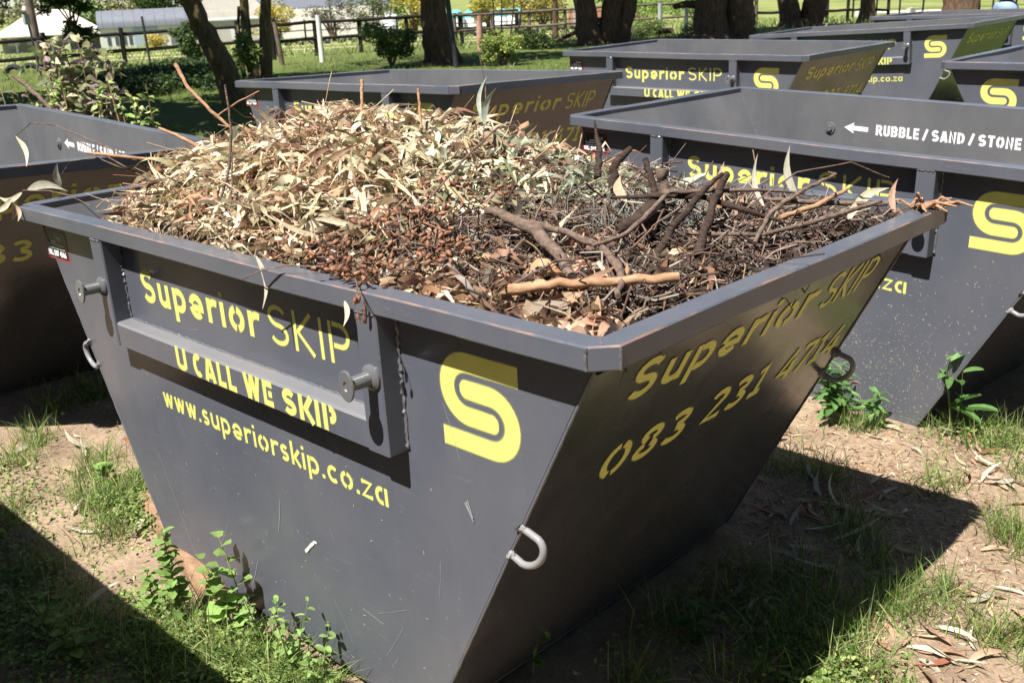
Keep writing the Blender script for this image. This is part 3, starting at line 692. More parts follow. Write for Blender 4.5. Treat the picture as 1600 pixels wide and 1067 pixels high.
def sprays(n, xr, yr, colors, k=(6, 12), L=(.10, .19), wd=(.011, .019), test=None, dz=(.0, .02)):
    Ps, Ds, Cs, Ns, TP, TD, TL = [], [], [], [], [], [], []
    for _ in range(n):
        x, y = random.uniform(*xr), random.uniform(*yr)
        if test is not None and not test(x, y): continue
        a = random.uniform(0, 2*PI); d = Vector((math.cos(a), math.sin(a), random.uniform(-.15, .2))).normalized(); l = random.uniform(.14, .30)
        c = Vector((x, y, float(mound(x, y))+random.uniform(*dz))); st = c-d*l/2; TP.append(st); TD.append(d); TL.append(l)
        col = Vector(random.choice(colors))*random.uniform(.75, 1.2); m = random.randint(*k); side = Vector((-d.y, d.x, 0))
        for i in range(m):
            p = st+d*l*(.15+.85*i/m); q = d*random.uniform(.5, 1.1)+side*random.choice((-1, 1))*random.uniform(.1, .9)+Vector((0, 0, random.uniform(-.5, .15)))
            Ps.append(p); Ds.append(q); Cs.append(col*random.uniform(.8, 1.2)); Ns.append((random.gauss(0, .7), random.gauss(0, .7), 1))
    n_ = len(Ps); P, D, C_, Nn = map(np.array, (Ps, Ds, Cs, Ns))
    return leaves_np(P, D, Nn, RNG.uniform(*L, n_), RNG.uniform(*wd, n_), RNG.normal(0, .45, n_), np.clip(C_, .01, .95), 6, .7), (np.array(TP), np.array(TD), np.array(TL))
def join_np(parts):
    V, Fs, C, o = [], [], [], 0
    for v, f, c in parts: V.append(v); Fs.append(f+o); C.append(c); o += len(v)
    return np.concatenate(V), np.concatenate(Fs), np.concatenate(C)
warp = lambda x, y: x + .12*np.sin(y*7) 
# keep everything inside the rim near the walls
def clampbox(V, m=.0):
    lim = (SX-.075)
    lowz = V[:, 2] < 1.262
    V[:, 1] = np.where(lowz, np.clip(V[:, 1], -YS+.006, YS-.006), V[:, 1])
    V[:, 0] = np.where(lowz, np.clip(V[:, 0], -lim, lim+.01), V[:, 0])
    return V
TWL = [(.26,.13,.08), (.34,.20,.13), (.17,.09,.06), (.40,.31,.21)]
SPR = [sprays(210, (-1.0, .45), (-.6, .55), STRAW+STRAW[:2]), sprays(34, (-.02, .5), (-.1, .5), GREYG, L=(.09, .17)), sprays(50, (.45, 1.15), (-.6, .45), BROWN[1:]+TAN, k=(4, 8))]
pl = join_np([q[0] for q in SPR]+[
  pile_leaves(3400, (-1.15, .55), (-.7, .7), STRAW, [3, 3.4, 1.6, 2, 1.4, 2, 1.6, 2], L=(.10, .21), wd=(.009, .019), dz=(-.05, .03), zs=.36, test=lambda x, y: warp(x, y) < .42),
  pile_leaves(200, (-1.05, .5), (-.62, .6), STRAW+GREYG[:2], None, L=(.15, .25), wd=(.016, .027), dz=(-.005, .028), zs=.22, test=lambda x, y: warp(x, y) < .42, bd=.36),
  pile_leaves(160, (.4, 1.2), (-.66, .4), TAN+BROWN, None, L=(.12, .2), wd=(.016, .028), dz=(-.005, .025), zs=.2, bd=.36),
  pile_leaves(1500, (-1.1, .5), (-.7, .7), STRAW, [4, 6, 1, 1, .5, 1, .2, 3], L=(.05, .11), wd=(.007, .014), dz=(-.01, .03), zs=.6, test=lambda x, y: warp(x, y) < .42),
  pile_leaves(1200, (-.1, .62), (-.25, .7), GREYG, [2, 2, 1.5, 1], L=(.09, .18), wd=(.011, .022), dz=(-.01, .03), test=lambda x, y: (x-.28)**2/.09+(y-.2)**2/.2 < 1),
  pile_leaves(2000, (.25, 1.27), (-.7, .7), BROWN, [3, 3, 3, 2, 1.1, 2], L=(.07, .16), wd=(.010, .02), dz=(-.04, .02), test=lambda x, y: warp(x, y) > .38),
  pile_leaves(1150, (.35, 1.27), (-.7, -.2), TAN, [3, 3, 2, 1.5], L=(.07, .17), wd=(.011, .024), dz=(-.012, .02), test=lambda x, y: (y < -.42+.12*np.sin(x*9)) & (x+.3*y > .25)),
])
V, F, C = pl; link('dry_leaves', mesh_np('dry_leaves', clampbox(V), F, MT['leaf'], C), kind='stuff', label='loose dry straw coloured and brown eucalyptus leaves heaped in the front skip', cat='leaves')
def pile_twigs(n, xr, yr, colors, L, r, dz, zs=.25, test=None, wob=.1, segs=4, sag=.1):
    x = RNG.uniform(*xr, n); y = RNG.uniform(*yr, n)
    if test is not None:
        k = test(x, y); x, y = x[k], y[k]; n = len(x)
    z = mound(x, y) + lump(x, y) + RNG.uniform(*dz, n); D = rdir(n, zs); Ln = RNG.uniform(*L, n)
    P = np.stack([x, y, z], 1) - D*(Ln/2)[:, None]
    return twigs_np(P, D, Ln, RNG.uniform(*r, n), pal(n, colors), segs, 4, wob, sag)
TWL_ = [(.32,.17,.11), (.42,.27,.18), (.22,.12,.08), (.5,.4,.28)]; TWD = [(.06,.04,.03), (.10,.068,.05), (.16,.115,.09), (.04,.03,.024), (.24,.2,.165), (.08,.05,.04)]
pt = join_np([twigs_np(q[1][0], q[1][1], q[1][2], np.full(len(q[1][0]), .0019), pal(len(q[1][0]), TWL), 4, 4, .1, .1) for q in SPR]+[
  pile_twigs(1500, (-1.1, .55), (-.69, .69), TWL, (.1, .34), (.0009, .0026), (-.01, .035), .28),
  pile_twigs(3000, (.3, 1.25), (-.69, .69), TWD, (.06, .30), (.001, .0035), (-.02, .045), .3, lambda x, y: (warp(x, y) > .33) & (y > -.55)),
  pile_twigs(900, (.35, 1.25), (-.69, .0), TWL+TWD, (.05, .18), (.0008, .002), (-.01, .03), .3),
  pile_twigs(800, (.70, .98), (-.12, .30), [(.17,.165,.14), (.11,.105,.09), (.24,.23,.2)], (.04, .12), (.001, .002), (.0, .055), .5, lambda x, y: (x-.84)**2/.02+(y-.08)**2/.05 < 1, wob=.2),
  pile_twigs(40, (.45, 1.1), (-.3, .4), TWD, (.10, .24), (.0015, .003), (.02, .05), .8),
  pile_twigs(60, (-1.0, .6), (-.5, .5), TWL, (.10, .2), (.001, .002), (.02, .04), .7),
])
V, F, C = pt; link('twigs', mesh_np('twigs', clampbox(V), F, MT['twig'], C, smooth=True), kind='stuff', label='tangle of thin brown twigs over the leaves in the front skip', cat='twigs')

def stick(label, pts, r, mat='stick', rough=.12, n=9, name='branch', knots=0, cat='branch', sub=5):
    P = [Vector(p) for p in pts]; Q = []
    for i in range(len(P)-1):
        for k in range(sub):
            q = P[i].lerp(P[i+1], k/sub); j = (r[0] if hasattr(r, '__len__') else r)*.35
            Q.append(q + Vector([random.uniform(-j, j) for _ in range(3)]) if (i+k) else q)
    Q.append(P[-1]); R0 = np.interp(np.linspace(0, 1, len(Q)), np.linspace(0, 1, len(r)), r) if hasattr(r, '__len__') else [r]*len(Q)
    mb = MB(); mb.tube(Q, [float(x) for x in R0], n, rough=rough)
    return link(name, mb.mesh(name, MT[mat], angle=60), None, label, cat)
stick('pale orange branch lying across the tan leaves nearest the front corner', [(.955, -.60, 1.262), (1.05, -.545, 1.278), (1.14, -.47, 1.283), (1.235, -.375, 1.285)], (.0125, .0105, .010, .011), 'stickpale', .06, 12)
stick('thick grey brown branch sloping through the middle of the heap', [(.62, -.33, 1.345), (.70, -.345, 1.345), (.824, -.366, 1.33), (.93, -.42, 1.305), (1.04, -.49, 1.28)], (.010, .013, .016, .014, .011), 'stick', .08, 12)
stick('short branch fork beside the thick sloping branch', [(.74, -.36, 1.34), (.85, -.32, 1.325), (.99, -.33, 1.305), (1.12, -.42, 1.29), (1.19, -.52, 1.27)], (.009, .008, .009, .010, .006), 'stick')
stick('curved pale grey branch in the dark twigs', [(.99, -.36, 1.315), (1.0, -.26, 1.32), (.985, -.15, 1.345), (.95, -.02, 1.375), (1.08, .18, 1.36), (1.15, .3, 1.34)], (.004, .006, .0065, .006, .005, .003), 'stick')
stick('dark upright forked branch standing out of the twigs', [(1.14, -.16, 1.27), (1.10, -.08, 1.31), (1.06, .02, 1.36), (1.03, .12, 1.405)], (.012, .011, .010, .009), 'stickdark')
stick('dark branch leaning left against the upright one', [(1.05, -.22, 1.26), (1.03, -.10, 1.32), (1.02, .02, 1.37), (1.03, .1, 1.41)], (.010, .009, .008, .005), 'stickdark')
stick('dark stick poking up beside the round pin of the skip behind', [(.86, .05, 1.31), (.82, .09, 1.37), (.78, .11, 1.425)], (.010, .009, .008), 'stickdark')
stick('cut branch stub with a pale end among the twigs', [(.87, .09, 1.31), (.85, .1, 1.36), (.84, .1, 1.40)], (.014, .013, .015), 'stick')
stick('small pale cut stub right of the larger stub', [(.97, .18, 1.30), (.95, .2, 1.34), (.94, .21, 1.375)], (.008, .007, .009), 'stickpale')
stick('long smooth stick reaching the right rim', [(1.06, -.10, 1.30), (1.19, .02, 1.29), (1.25, .21, 1.30), (1.30, .42, 1.315)], (.004, .006, .006, .005), 'stick')
stick('reddish brown stick crossing under the long smooth stick', [(1.16, .16, 1.30), (1.18, .30, 1.31), (1.19, .45, 1.33)], (.007, .007, .005), 'stickpale')
stick('thin bent grey stick rising near the right rim', [(1.20, -.02, 1.28), (1.17, .10, 1.33), (1.20, .20, 1.37), (1.22, .32, 1.39), (1.16, .40, 1.38)], (.005, .006, .005, .004, .002), 'stick')
stick('upright brown twig standing in the leaf heap on the left', [(-.20, -.64, 1.27), (-.24, -.58, 1.33), (-.25, -.53, 1.42), (-.27, -.50, 1.52), (-.29, -.49, 1.64)], (.004, .0045, .004, .0035, .003), 'stick')
stick('second brown twig crossing the upright twig', [(-.10, -.66, 1.25), (-.17, -.60, 1.30), (-.22, -.55, 1.37), (-.25, -.52, 1.45)], (.004, .004, .003, .002), 'stick')
stick('broken reddish twig sticking up at the top left of the heap', [(-.86, -.14, 1.42), (-.95, -.18, 1.50), (-1.05, -.2, 1.575), (-1.12, -.2, 1.66)], (.005, .0065, .0065, .008), 'stickpale')
stick('pair of short broken twigs on the crest of the heap', [(-.30, -.0, 1.49), (-.34, .04, 1.56), (-.36, .06, 1.60)], (.005, .005, .006), 'stickpale')
stick('forked twig end on the crest right of the pair', [(.0, .0, 1.47), (-.05, .04, 1.54), (-.06, .05, 1.585)], (.004, .004, .005), 'stickpale')
stick('short twig leaning right on the crest of the heap', [(-.98, -.15, 1.47), (-.90, -.1, 1.52), (-.82, -.05, 1.56)], (.003, .003, .002), 'stickpale')
stick('straight brown twig reaching left out of the heap', [(-.60, -.50, 1.385), (-.68, -.60, 1.41), (-.80, -.68, 1.425), (-.835, -.70, 1.43)], (.004, .005, .005, .004), 'stickpale')
stick('pale broken stick at the left flank of the heap', [(-.66, -.40, 1.42), (-.74, -.42, 1.45), (-.84, -.44, 1.475)], (.006, .006, .005), 'stickpale')
stick('long bare twig hanging down the middle of the leaves', [(.36, -.02, 1.50), (.42, -.18, 1.46), (.47, -.33, 1.41), (.55, -.5, 1.36)], (.003, .003, .0025, .002), 'stick')
stick('dark stick leaning at the back edge of the heap near the middle', [(.62, .1, 1.36), (.58, .16, 1.42), (.53, .2, 1.50)], (.010, .009, .003), 'stickdark')
stick('fat dark branch butt at the back of the heap', [(.66, .12, 1.33), (.64, .15, 1.39), (.66, .2, 1.43)], (.013, .012, .009), 'stickdark')
stick('brown slab of bark among the dark twigs', [(.90, -.16, 1.30), (.93, -.10, 1.32), (.90, .0, 1.335), (.86, .06, 1.34)], (.012, .022, .024, .012), 'stickdark', .1, 8, 'bark_slab')
stick('dark root like branch by the right of the heap middle', [(.80, -.05, 1.35), (.90, -.02, 1.36), (1.0, .04, 1.36), (1.12, .05, 1.34), (1.2, .1, 1.31)], (.004, .007, .008, .007, .004), 'stickdark')
stick('brown stick low along the back right of the heap', [(1.0, .3, 1.31), (1.12, .33, 1.31), (1.2, .4, 1.30), (1.28, .5, 1.29)], (.005, .007, .007, .005), 'stick')
# frayed bark on the far right corner of the rim
mb = MB()
for k in range(26):
    a = Vector((1.315+random.uniform(-.03, .03), .66+random.uniform(-.04, .04), 1.257)); d = Vector((random.uniform(-.5, 1), random.uniform(-.7, .9), random.uniform(0, .25))).normalized()
    l = random.uniform(.03, .10); b_ = a+d*l*.5+Vector((0, 0, random.uniform(0, .02))); c_ = a+d*l; mb.tube([a, b_, c_], [.004, .0045, .002], 5)
link('bark_scrap', mb.mesh('bark_scrap', MT['stickpale']), None, 'frayed brown bark scrap resting on the far right rim corner', 'bark', kind='stuff')

# ---- single leaves
def leaf_mesh(L, Wd, bend, tw, col, segs=7):
    P = np.zeros((1, 3)); D = np.array([[1., 0, 0]]); Nn = np.array([[0, 0, 1.]])
    t = np.linspace(0, 1, segs+1); V = []; F = []
    for i, ti in enumerate(t):
        wv = Wd*max(.03, math.sin(min(1, ti*.97+.03)**.7*PI)); a = tw*ti; z = -bend*L*ti*ti; x = L*ti*(1-.15*abs(bend)*ti); y = .12*L*math.sin(ti*PI)
        for s_, dz in ((-1, .14), (0, 0), (1, .14)):
            V.append((x, y+s_*wv/2*math.cos(a), z+s_*wv/2*math.sin(a)+dz*wv*abs(s_)))
    for i in range(segs):
        for j in range(2): F.append((i*3+j, i*3+j+1, i*3+j+4, i*3+j+3))
    return mesh_np('leaf', V, F, MT['leaf'], np.tile(col, (len(V), 1)), smooth=True)
LV = {}
for nm, cols in dict(pale=[(.56,.50,.36), (.62,.56,.42), (.52,.43,.30)], tan=[(.44,.28,.18), (.50,.35,.24), (.38,.23,.15)], brown=[(.20,.12,.08), (.27,.17,.12)], red=[(.27,.11,.065), (.33,.17,.10)], grey=[(.42,.38,.30), (.48,.44,.36), (.34,.31,.25)], olive=[(.30,.30,.12), (.36,.38,.17)]).items():
    LV[nm] = [leaf_mesh(random.uniform(.11, .17), random.uniform(.017, .026), random.uniform(-.35, .45), random.uniform(-1.3, 1.3), random.choice(cols)) for _ in range(5)]
GL = {'pale': ('pale straw leaf', 'pale'), 'tan': ('tan leaf', 'tan'), 'brown': ('brown leaf', 'brown'), 'red': ('red brown leaf', 'red'), 'grey': ('grey leaf', 'grey'), 'olive': ('olive leaf', 'olive')}
def one_leaf(kind, loc, rot, sc, label, group=None, name='fallen_leaf'):
    o = link(name, random.choice(LV[kind]), None, label, 'leaf', group); o.location = loc; o.rotation_euler = rot; o.scale = (sc,)*3; return o
for k in range(190):
    x = random.uniform(-1.0, 1.2); y = random.uniform(-.62, .45)
    wx = x+.12*math.sin(y*7)
    if wx > .42: kind = random.choice(['tan', 'tan', 'pale', 'brown']) if y < -.35 else random.choice(['brown', 'grey', 'tan', 'brown'])
    elif x > .0 and y > -.1: kind = random.choice(['grey', 'grey', 'olive', 'pale'])
    else: kind = random.choice(['pale', 'pale', 'tan', 'pale', 'brown', 'olive'])
    z = float(mound(x, y)) + .018
    one_leaf(kind, (x, y, z), (random.uniform(-.5, .5), random.uniform(-.5, .5), random.uniform(0, 6.28)), random.uniform(.6, 1.1),
             'loose %s eucalyptus leaf lying on top of the heap in the front skip' % {'pale': 'pale straw', 'tan': 'orange tan', 'brown': 'dark brown', 'grey': 'dull grey', 'olive': 'olive green'}[kind],
             '%s leaves lying on the heap' % kind, 'eucalyptus_leaf')
def tip_leaf(kind, a, b, wd, label, bow=.1, tw=.3):
    """long leaf from point a to point b"""
    a, b = Vector(a), Vector(b); L = (b-a).length; cols = dict(pale=(.66,.60,.44), tan=(.48,.33,.22), grey=(.40,.38,.30), brown=(.36,.22,.15), greyg=(.42,.46,.38))
    me = leaf_mesh(L, wd, bow, tw, cols[kind], 9); o = link('eucalyptus_leaf', me, None, label, 'leaf')
    x = (b-a).normalized(); toc = (CAM-a).normalized(); z = (toc - x*toc.dot(x)).normalized(); y = z.cross(x)
    m = Matrix((x, y, z)).transposed().to_4x4(); m.translation = a; o.matrix_world = m; return o
tip_leaf('pale', (.225, -.765, 1.262), (.265, -.79, 1.135), .013, 'long narrow pale leaf hanging over the front rim above the stencilled name', .1)
tip_leaf('pale', (.60, -.775, 1.215), (.62, -.80, 1.165), .012, 'short pale leaf hanging under the gum nuts over the front rim', .1)
tip_leaf('pale', (-1.41, -.70, 1.445), (-1.37, -.70, 1.33), .018, 'pale leaf dangling from the arching twig at far left', -.2)
tip_leaf('grey', (-1.32, -.73, 1.265), (-1.16, -.66, 1.265), .030, 'broad grey brown leaf lying on the left corner of the rim', .05)
tip_leaf('grey', (-1.20, -.66, 1.28), (-1.19, -.66, 1.36), .024, 'grey brown leaf standing upright by the left rim corner', .1)
tip_leaf('pale', (-1.31, -.755, 1.26), (-1.47, -.80, 1.235), .02, 'white dry leaf poking left past the rim corner', .1)
tip_leaf('pale', (-1.37, -.775, 1.235), (-1.43, -.83, 1.19), .02, 'curled white leaf below the left rim corner', -.3)
tip_leaf('tan', (-1.36, -.775, 1.225), (-1.375, -.79, 1.15), .018, 'tan leaf hanging straight down from the left rim corner', .2)
tip_leaf('tan', (-1.33, -.775, 1.215), (-1.31, -.79, 1.155), .014, 'smaller tan leaf hanging right of the straight one at the left corner', -.3)
tip_leaf('grey', (1.14, .28, 1.33), (1.10, .30, 1.46), .020, 'tall grey leaf standing up at the back right of the heap', .05)
tip_leaf('grey', (1.08, .22, 1.31), (1.02, .28, 1.43), .013, 'thin grey leaf left of the tall grey leaf', -.1)
tip_leaf('tan', (.96, .22, 1.30), (.93, .26, 1.41), .020, 'upright tan leaf in front of the stencilled name of the skip behind', .05)
tip_leaf('pale', (1.22, .42, 1.27), (1.27, .55, 1.33), .026, 'broad pale leaf leaning at the right rim', .1)
tip_leaf('pale', (1.24, .36, 1.265), (1.25, .5, 1.30), .022, 'pale folded leaf under the broad leaf at the right rim', .1)
tip_leaf('brown', (1.28, .55, 1.26), (1.26, .60, 1.34), .018, 'brown upright leaf close to the far right rim corner', 0)
tip_leaf('tan', (.80, .0, 1.33), (.74, .05, 1.40), .028, 'curled tan leaf on the back edge beside the dark stick', .2)
tip_leaf('tan', (-.01, -.44, 1.33), (.06, -.28, 1.47), .026, 'large tan leaf leaning up the middle of the leaf heap', .05)
tip_leaf('brown', (-.08, -.46, 1.32), (-.02, -.26, 1.48), .024, 'large brown leaf beside the tan leaning leaf', .05)
tip_leaf('pale', (.17, -.60, 1.285), (.34, -.52, 1.30), .028, 'big cream leaf lying flat above the front rim', .1)
tip_leaf('greyg', (.22, .05, 1.50), (.20, .10, 1.63), .014, 'grey green leaf spray rising from the crest of the heap', .1)
tip_leaf('greyg', (.24, .04, 1.49), (.26, .08, 1.60), .020, 'curled grey green leaf beside the rising spray', -.3)
stick('thin twig carrying the grey green leaves on the crest', [(.25, .02, 1.45), (.23, .06, 1.53), (.19, .1, 1.60), (.17, .1, 1.69)], (.002, .002, .0015, .001), 'stick', name='twig', cat='twig')
for lab, pts in (('arching reddish twig reaching out left of the heap', [(-.62, -.52, 1.30), (-.70, -.6, 1.40), (-.85, -.68, 1.47), (-1.06, -.7, 1.505), (-1.25, -.7, 1.50), (-1.41, -.7, 1.447)]),
                 ('dark thin twig crossing under the arching twig', [(-.60, -.50, 1.27), (-.72, -.6, 1.36), (-.88, -.68, 1.45), (-.95, -.7, 1.47)]),
                 ('low bowed twig by the left rim corner', [(-.78, -.6, 1.36), (-.90, -.64, 1.40), (-1.05, -.67, 1.38), (-1.14, -.67, 1.33)]),
                 ('thin green stem lying along the left rim corner', [(-1.34, -.74, 1.262), (-1.2, -.70, 1.268), (-1.08, -.68, 1.262), (-.98, -.66, 1.235)]),
                 ('thin twig bowed over the back right of the heap', [(1.10, .1, 1.33), (1.15, .25, 1.40), (1.22, .4, 1.41), (1.28, .5, 1.36)]),
                 ('thin bowed twig over the front rim beside the hanging leaf', [(.45, -.70, 1.255), (.36, -.77, 1.26), (.27, -.79, 1.235), (.20, -.795, 1.205)]),
                 ('thin looped twig among the tan leaves', [(.95, -.58, 1.27), (1.0, -.50, 1.31), (1.08, -.44, 1.32), (1.12, -.46, 1.28)])):
    stick(lab, pts, (.0026, .0022, .0015), 'stick', .05, 6, 'twig', cat='twig')

# ---- gum nuts
nut = MB(); nut.lathe([(0, .0012), (.003, .0034), (.008, .0052), (.0125, .0052), (.0165, .0036), (.018, .0043), (.0182, .0030), (.015, .0022)], (0, 0, 0), (0, 0, 1), 9)
_t = MT['nut'].node_tree; _p = [n for n in _t.nodes if n.type == 'BSDF_PRINCIPLED'][0]; _src = _p.inputs['Base Color'].links[0].from_socket
_oi = _t.nodes.new('ShaderNodeObjectInfo'); _rp = ramp(_t, _oi.outputs['Random'], [(0, (.45, .42, .42)), (1, (1.35, 1.2, 1.1))])
_mx = _t.nodes.new('ShaderNodeMix'); _mx.data_type = 'RGBA'; _mx.blend_type = 'MULTIPLY'; _mx.inputs[0].default_value = 1.0
_t.links.new(_src, _mx.inputs[6]); _t.links.new(_rp.outputs[0], _mx.inputs[7]); _t.links.new(_mx.outputs[2], _p.inputs['Base Color'])
nutme = nut.mesh('gum_nut', MT['nut'], angle=50)
gn = link('gum_nut_spray', None, None, 'big cluster of red brown gum nuts spilling over the front rim', 'gum nuts', loc=(.56, -.6, 1.28))
gn2 = link('gum_nut_spray', None, None, 'small cluster of gum nuts higher up beside the thick branch', 'gum nuts', loc=(.60, -.22, 1.37))
anch = [(.33,-.63,1.275),(.42,-.61,1.275),(.50,-.585,1.285),(.557,-.545,1.30),(.647,-.53,1.29),(.70,-.48,1.30),(.36,-.68,1.262),(.49,-.67,1.268),(.58,-.66,1.268),(.66,-.60,1.275),(.44,-.52,1.32),(.49,-.46,1.34),(.54,-.42,1.345),(.52,-.73,1.265),(.62,-.72,1.262),(.74,-.55,1.285)]
stems = MB()
for c_ in anch:
    for q in range(14):
        p = Vector(c_)+Vector((random.gauss(0, .030), random.gauss(0, .026), abs(random.gauss(0, .012)))) - gn.location
        if (p+gn.location).z < 1.256 and (p+gn.location).y < -.69: p.z = 1.262-gn.location.z
        o = link('gum_nut', nutme, gn); o.location = p
        o.rotation_euler = (random.uniform(0, 3.1), random.uniform(0, 3.1), random.uniform(0, 6.3)); s_ = random.uniform(.85, 1.25); o.scale = (s_, s_, s_)
        if q % 3 == 0: stems.tube([p, p.lerp(Vector(c_)-gn.location, .6)+Vector((0, 0, -.008)), Vector(c_)-gn.location+Vector((0, 0, -.02))], [.0008, .001, .0013], 4)
for i in range(len(anch)-1):
    stems.tube([Vector(anch[i])-gn.location, Vector(anch[i+1])-gn.location+Vector((0, 0, .008))], [.002, .0015], 5)
link('stem', stems.mesh('stem', MT['stick']), gn, kind='stuff')
for (c_, n_) in (((.59, -.22, 1.375), 9), ((.50, -.30, 1.40), 7), ((.44, -.36, 1.40), 5), ((.40, -.15, 1.43), 4)):
    for q in range(n_):
        o = link('gum_nut', nutme, gn2); o.location = Vector(c_)+Vector((random.gauss(0, .016), random.gauss(0, .016), random.gauss(0, .008)))-gn2.location
        o.rotation_euler = (random.uniform(0, 3.1), random.uniform(0, 3.1), 0)
# nuts hanging over the rim (they throw the little shadows on the front)
gn3 = link('gum_nut_spray', None, None, 'thin spray of gum nuts dangling over the front rim left of the yellow S', 'gum nuts', loc=(.72, -.775, 1.24))
mb = MB(); hp = [(.60,-.74,1.262), (.66,-.78,1.262), (.70,-.80,1.25), (.72,-.81,1.235)]; hp = [Vector(p)-gn3.location for p in hp]; mb.tube(hp, [.0015, .0014, .0012, .001], 5)
for k in range(7):
    b0 = hp[1+k % 3]; e = b0+Vector((random.uniform(-.02, .03), random.uniform(-.02, .0), -.018)); mb.tube([b0, e], [.0009, .0008], 4)
    o = link('gum_nut', nutme, gn3); o.location = e; o.rotation_euler = (PI+random.uniform(-.4, .4), random.uniform(-.4, .4), 0)
link('stem', mb.mesh('stem', MT['stick']), gn3)
#@@YARD
# ------------------------------------------------------------------ yard: grass, weeds, litter
def under_skip(x, y, m=.03):
    for i, p in enumerate(POSES):
        dx, dy = x-p[0], y-p[1]; c, s_ = math.cos(-p[2]), math.sin(-p[2]); u, v = dx*c-dy*s_, dx*s_+dy*c
        if abs(u) < BX+.05+m and abs(v) < YS+.0+m: return True
    return False
TUFTS = [(-3.04,-.32),(-2.83,-.27),(-2.45,-.2),(-2.13,-.62),(-1.61,-.61),(-1.23,-.72),(-1.03,-.80),(-1.98,-.76),(-1.51,-.96),(-.95,-1.08),(-.68,-1.11),(-.43,-1.12),(-.26,-1.05),(-.12,-1.06),(-.15,-.90),(.04,-.87),(.08,-.80),(.26,-.80),(.30,-.78),(-.29,-.9),(-1.26,-.61),(-2.44,-.4),(-1.3,-.5),(.64,1.81),(.92,2.0),(1.02,2.1),(1.21,2.09),(.61,1.26),(.74,1.33),(1.03,.99),(1.12,1.47),(1.43,1.33),(1.49,1.27),(1.29,.68),(1.17,.54),(1.13,.41),(1.42,.8),(1.34,.26),(1.43,.28),(1.63,.67),(1.7,.69),(.93,.52),(1.14,.24),(1.16,.03),(.96,-.15),(1.22,.32),(1.13,1.95),(1.16,.87),(1.38,.62),(1.31,.43),(-1.4,-.72),(-1.15,-.55),(-1.7,-.5),(.36,-.85),(.18,-.86),(-.05,-.95),(.95,.33),(.85,.12),(1.05,.65),(1.5,1.6),(1.35,1.75),(1.6,1.2)]
def blades(P, Ln, Wd, lean, cols, segs=3):
    n = len(P); a = RNG.uniform(0, 2*PI, n); D = np.stack([np.cos(a)*lean, np.sin(a)*lean, np.ones(n)], 1); D /= np.linalg.norm(D, axis=1, keepdims=True)
    b = RNG.uniform(0, 2*PI, n); Sd = np.stack([np.cos(b), np.sin(b), np.zeros(n)], 1)*(Wd/2)[:, None]
    out = np.stack([np.cos(a), np.sin(a), np.zeros(n)], 1); V = np.zeros((n, segs+1, 2, 3))
    for i in range(segs+1):
        t = i/segs; c = P + D*(Ln*t)[:, None] + out*(Ln*lean*.6*t*t)[:, None]; c[:, 2] -= Ln*lean*.35*t*t; k = 1-t**1.6*.95
        V[:, i, 0] = c-Sd*k; V[:, i, 1] = c+Sd*k
    base = np.arange(n)[:, None]*(segs+1)*2
    F = np.concatenate([base+np.array([[2*i, 2*i+1, 2*i+3, 2*i+2]]) for i in range(segs)], 0)
    return V.reshape(-1, 3), F, np.repeat(cols, (segs+1)*2, axis=0)
GRN = [(.15,.23,.055), (.24,.32,.09), (.09,.15,.035), (.34,.39,.16), (.50,.44,.25)]
def tuft_points():
    pts = []
    for x, y in TUFTS:
        for _ in range(random.randint(90, 190)):
            pts.append((x+random.gauss(0, .055), y+random.gauss(0, .045), random.uniform(.06, .19)))
    for _ in range(330):
        x, y = random.uniform(-4.2, 3.0), random.uniform(-1.5, 4.2)
        d = mnoise.noise((x*.9, y*.9, 4))
        if d < -.12: continue
        for _ in range(random.randint(8, 34)): pts.append((x+random.gauss(0, .05), y+random.gauss(0, .05), random.uniform(.03, .10)))
    return [(x, y, gz(x, y), l) for x, y, l in pts if not under_skip(x, y)]
tp = np.array(tuft_points()); n = len(tp)
V, F, C = blades(tp[:, :3]-[0, 0, .004], tp[:, 3], RNG.uniform(.0022, .0052, n), RNG.uniform(.05, .9, n), pal(n, GRN, [4, 4, 3, 2, .8]))
link('grass', mesh_np('grass', V, F, MT['green'], C), kind='stuff', label='tufts of bright green grass in the sandy yard', cat='grass')
# low clover-like cover
cp = []
for (x, y, rx, ry, n_) in ((.18, -.86, .26, .08, 3200), (-.15, -.98, .28, .10, 3400), (-1.15, -.62, .22, .11, 2600), (-.7, -1.25, .5, .16, 5200), (-1.5, -1.2, .5, .2, 3000), (1.1, .35, .22, .16, 900), (1.42, .18, .2, .09, 2200), (1.25, 2.05, .35, .15, 900), (-2.5, -.3, .4, .1, 300), (-1.8, -.9, .5, .15, 700), (1.0, .0, .3, .2, 300)):
    for _ in range(n_):
        a, b = random.gauss(x, rx*.7), random.gauss(y, ry*.7)
        if not under_skip(a, b): cp.append((a, b, gz(a, b)+random.uniform(.0, .06)*max(0, .3+mnoise.noise((a*9, b*9, 0))+.5)))
cp = np.array(cp); n = len(cp)
Nn = np.stack([RNG.normal(0, .4, n), RNG.normal(0, .4, n), np.ones(n)], 1)
V, F, C = leaves_np(cp, rdir(n, .25), Nn, RNG.uniform(.009, .024, n), RNG.uniform(.007, .016, n), RNG.normal(0, .2, n), pal(n, GRN[:4], [4, 5, 2, 3]), 3, .3)
link('ground_cover', mesh_np('ground_cover', V, F, MT['green'], C), kind='stuff', label='low small leaved weeds spreading over the sand', cat='weeds')
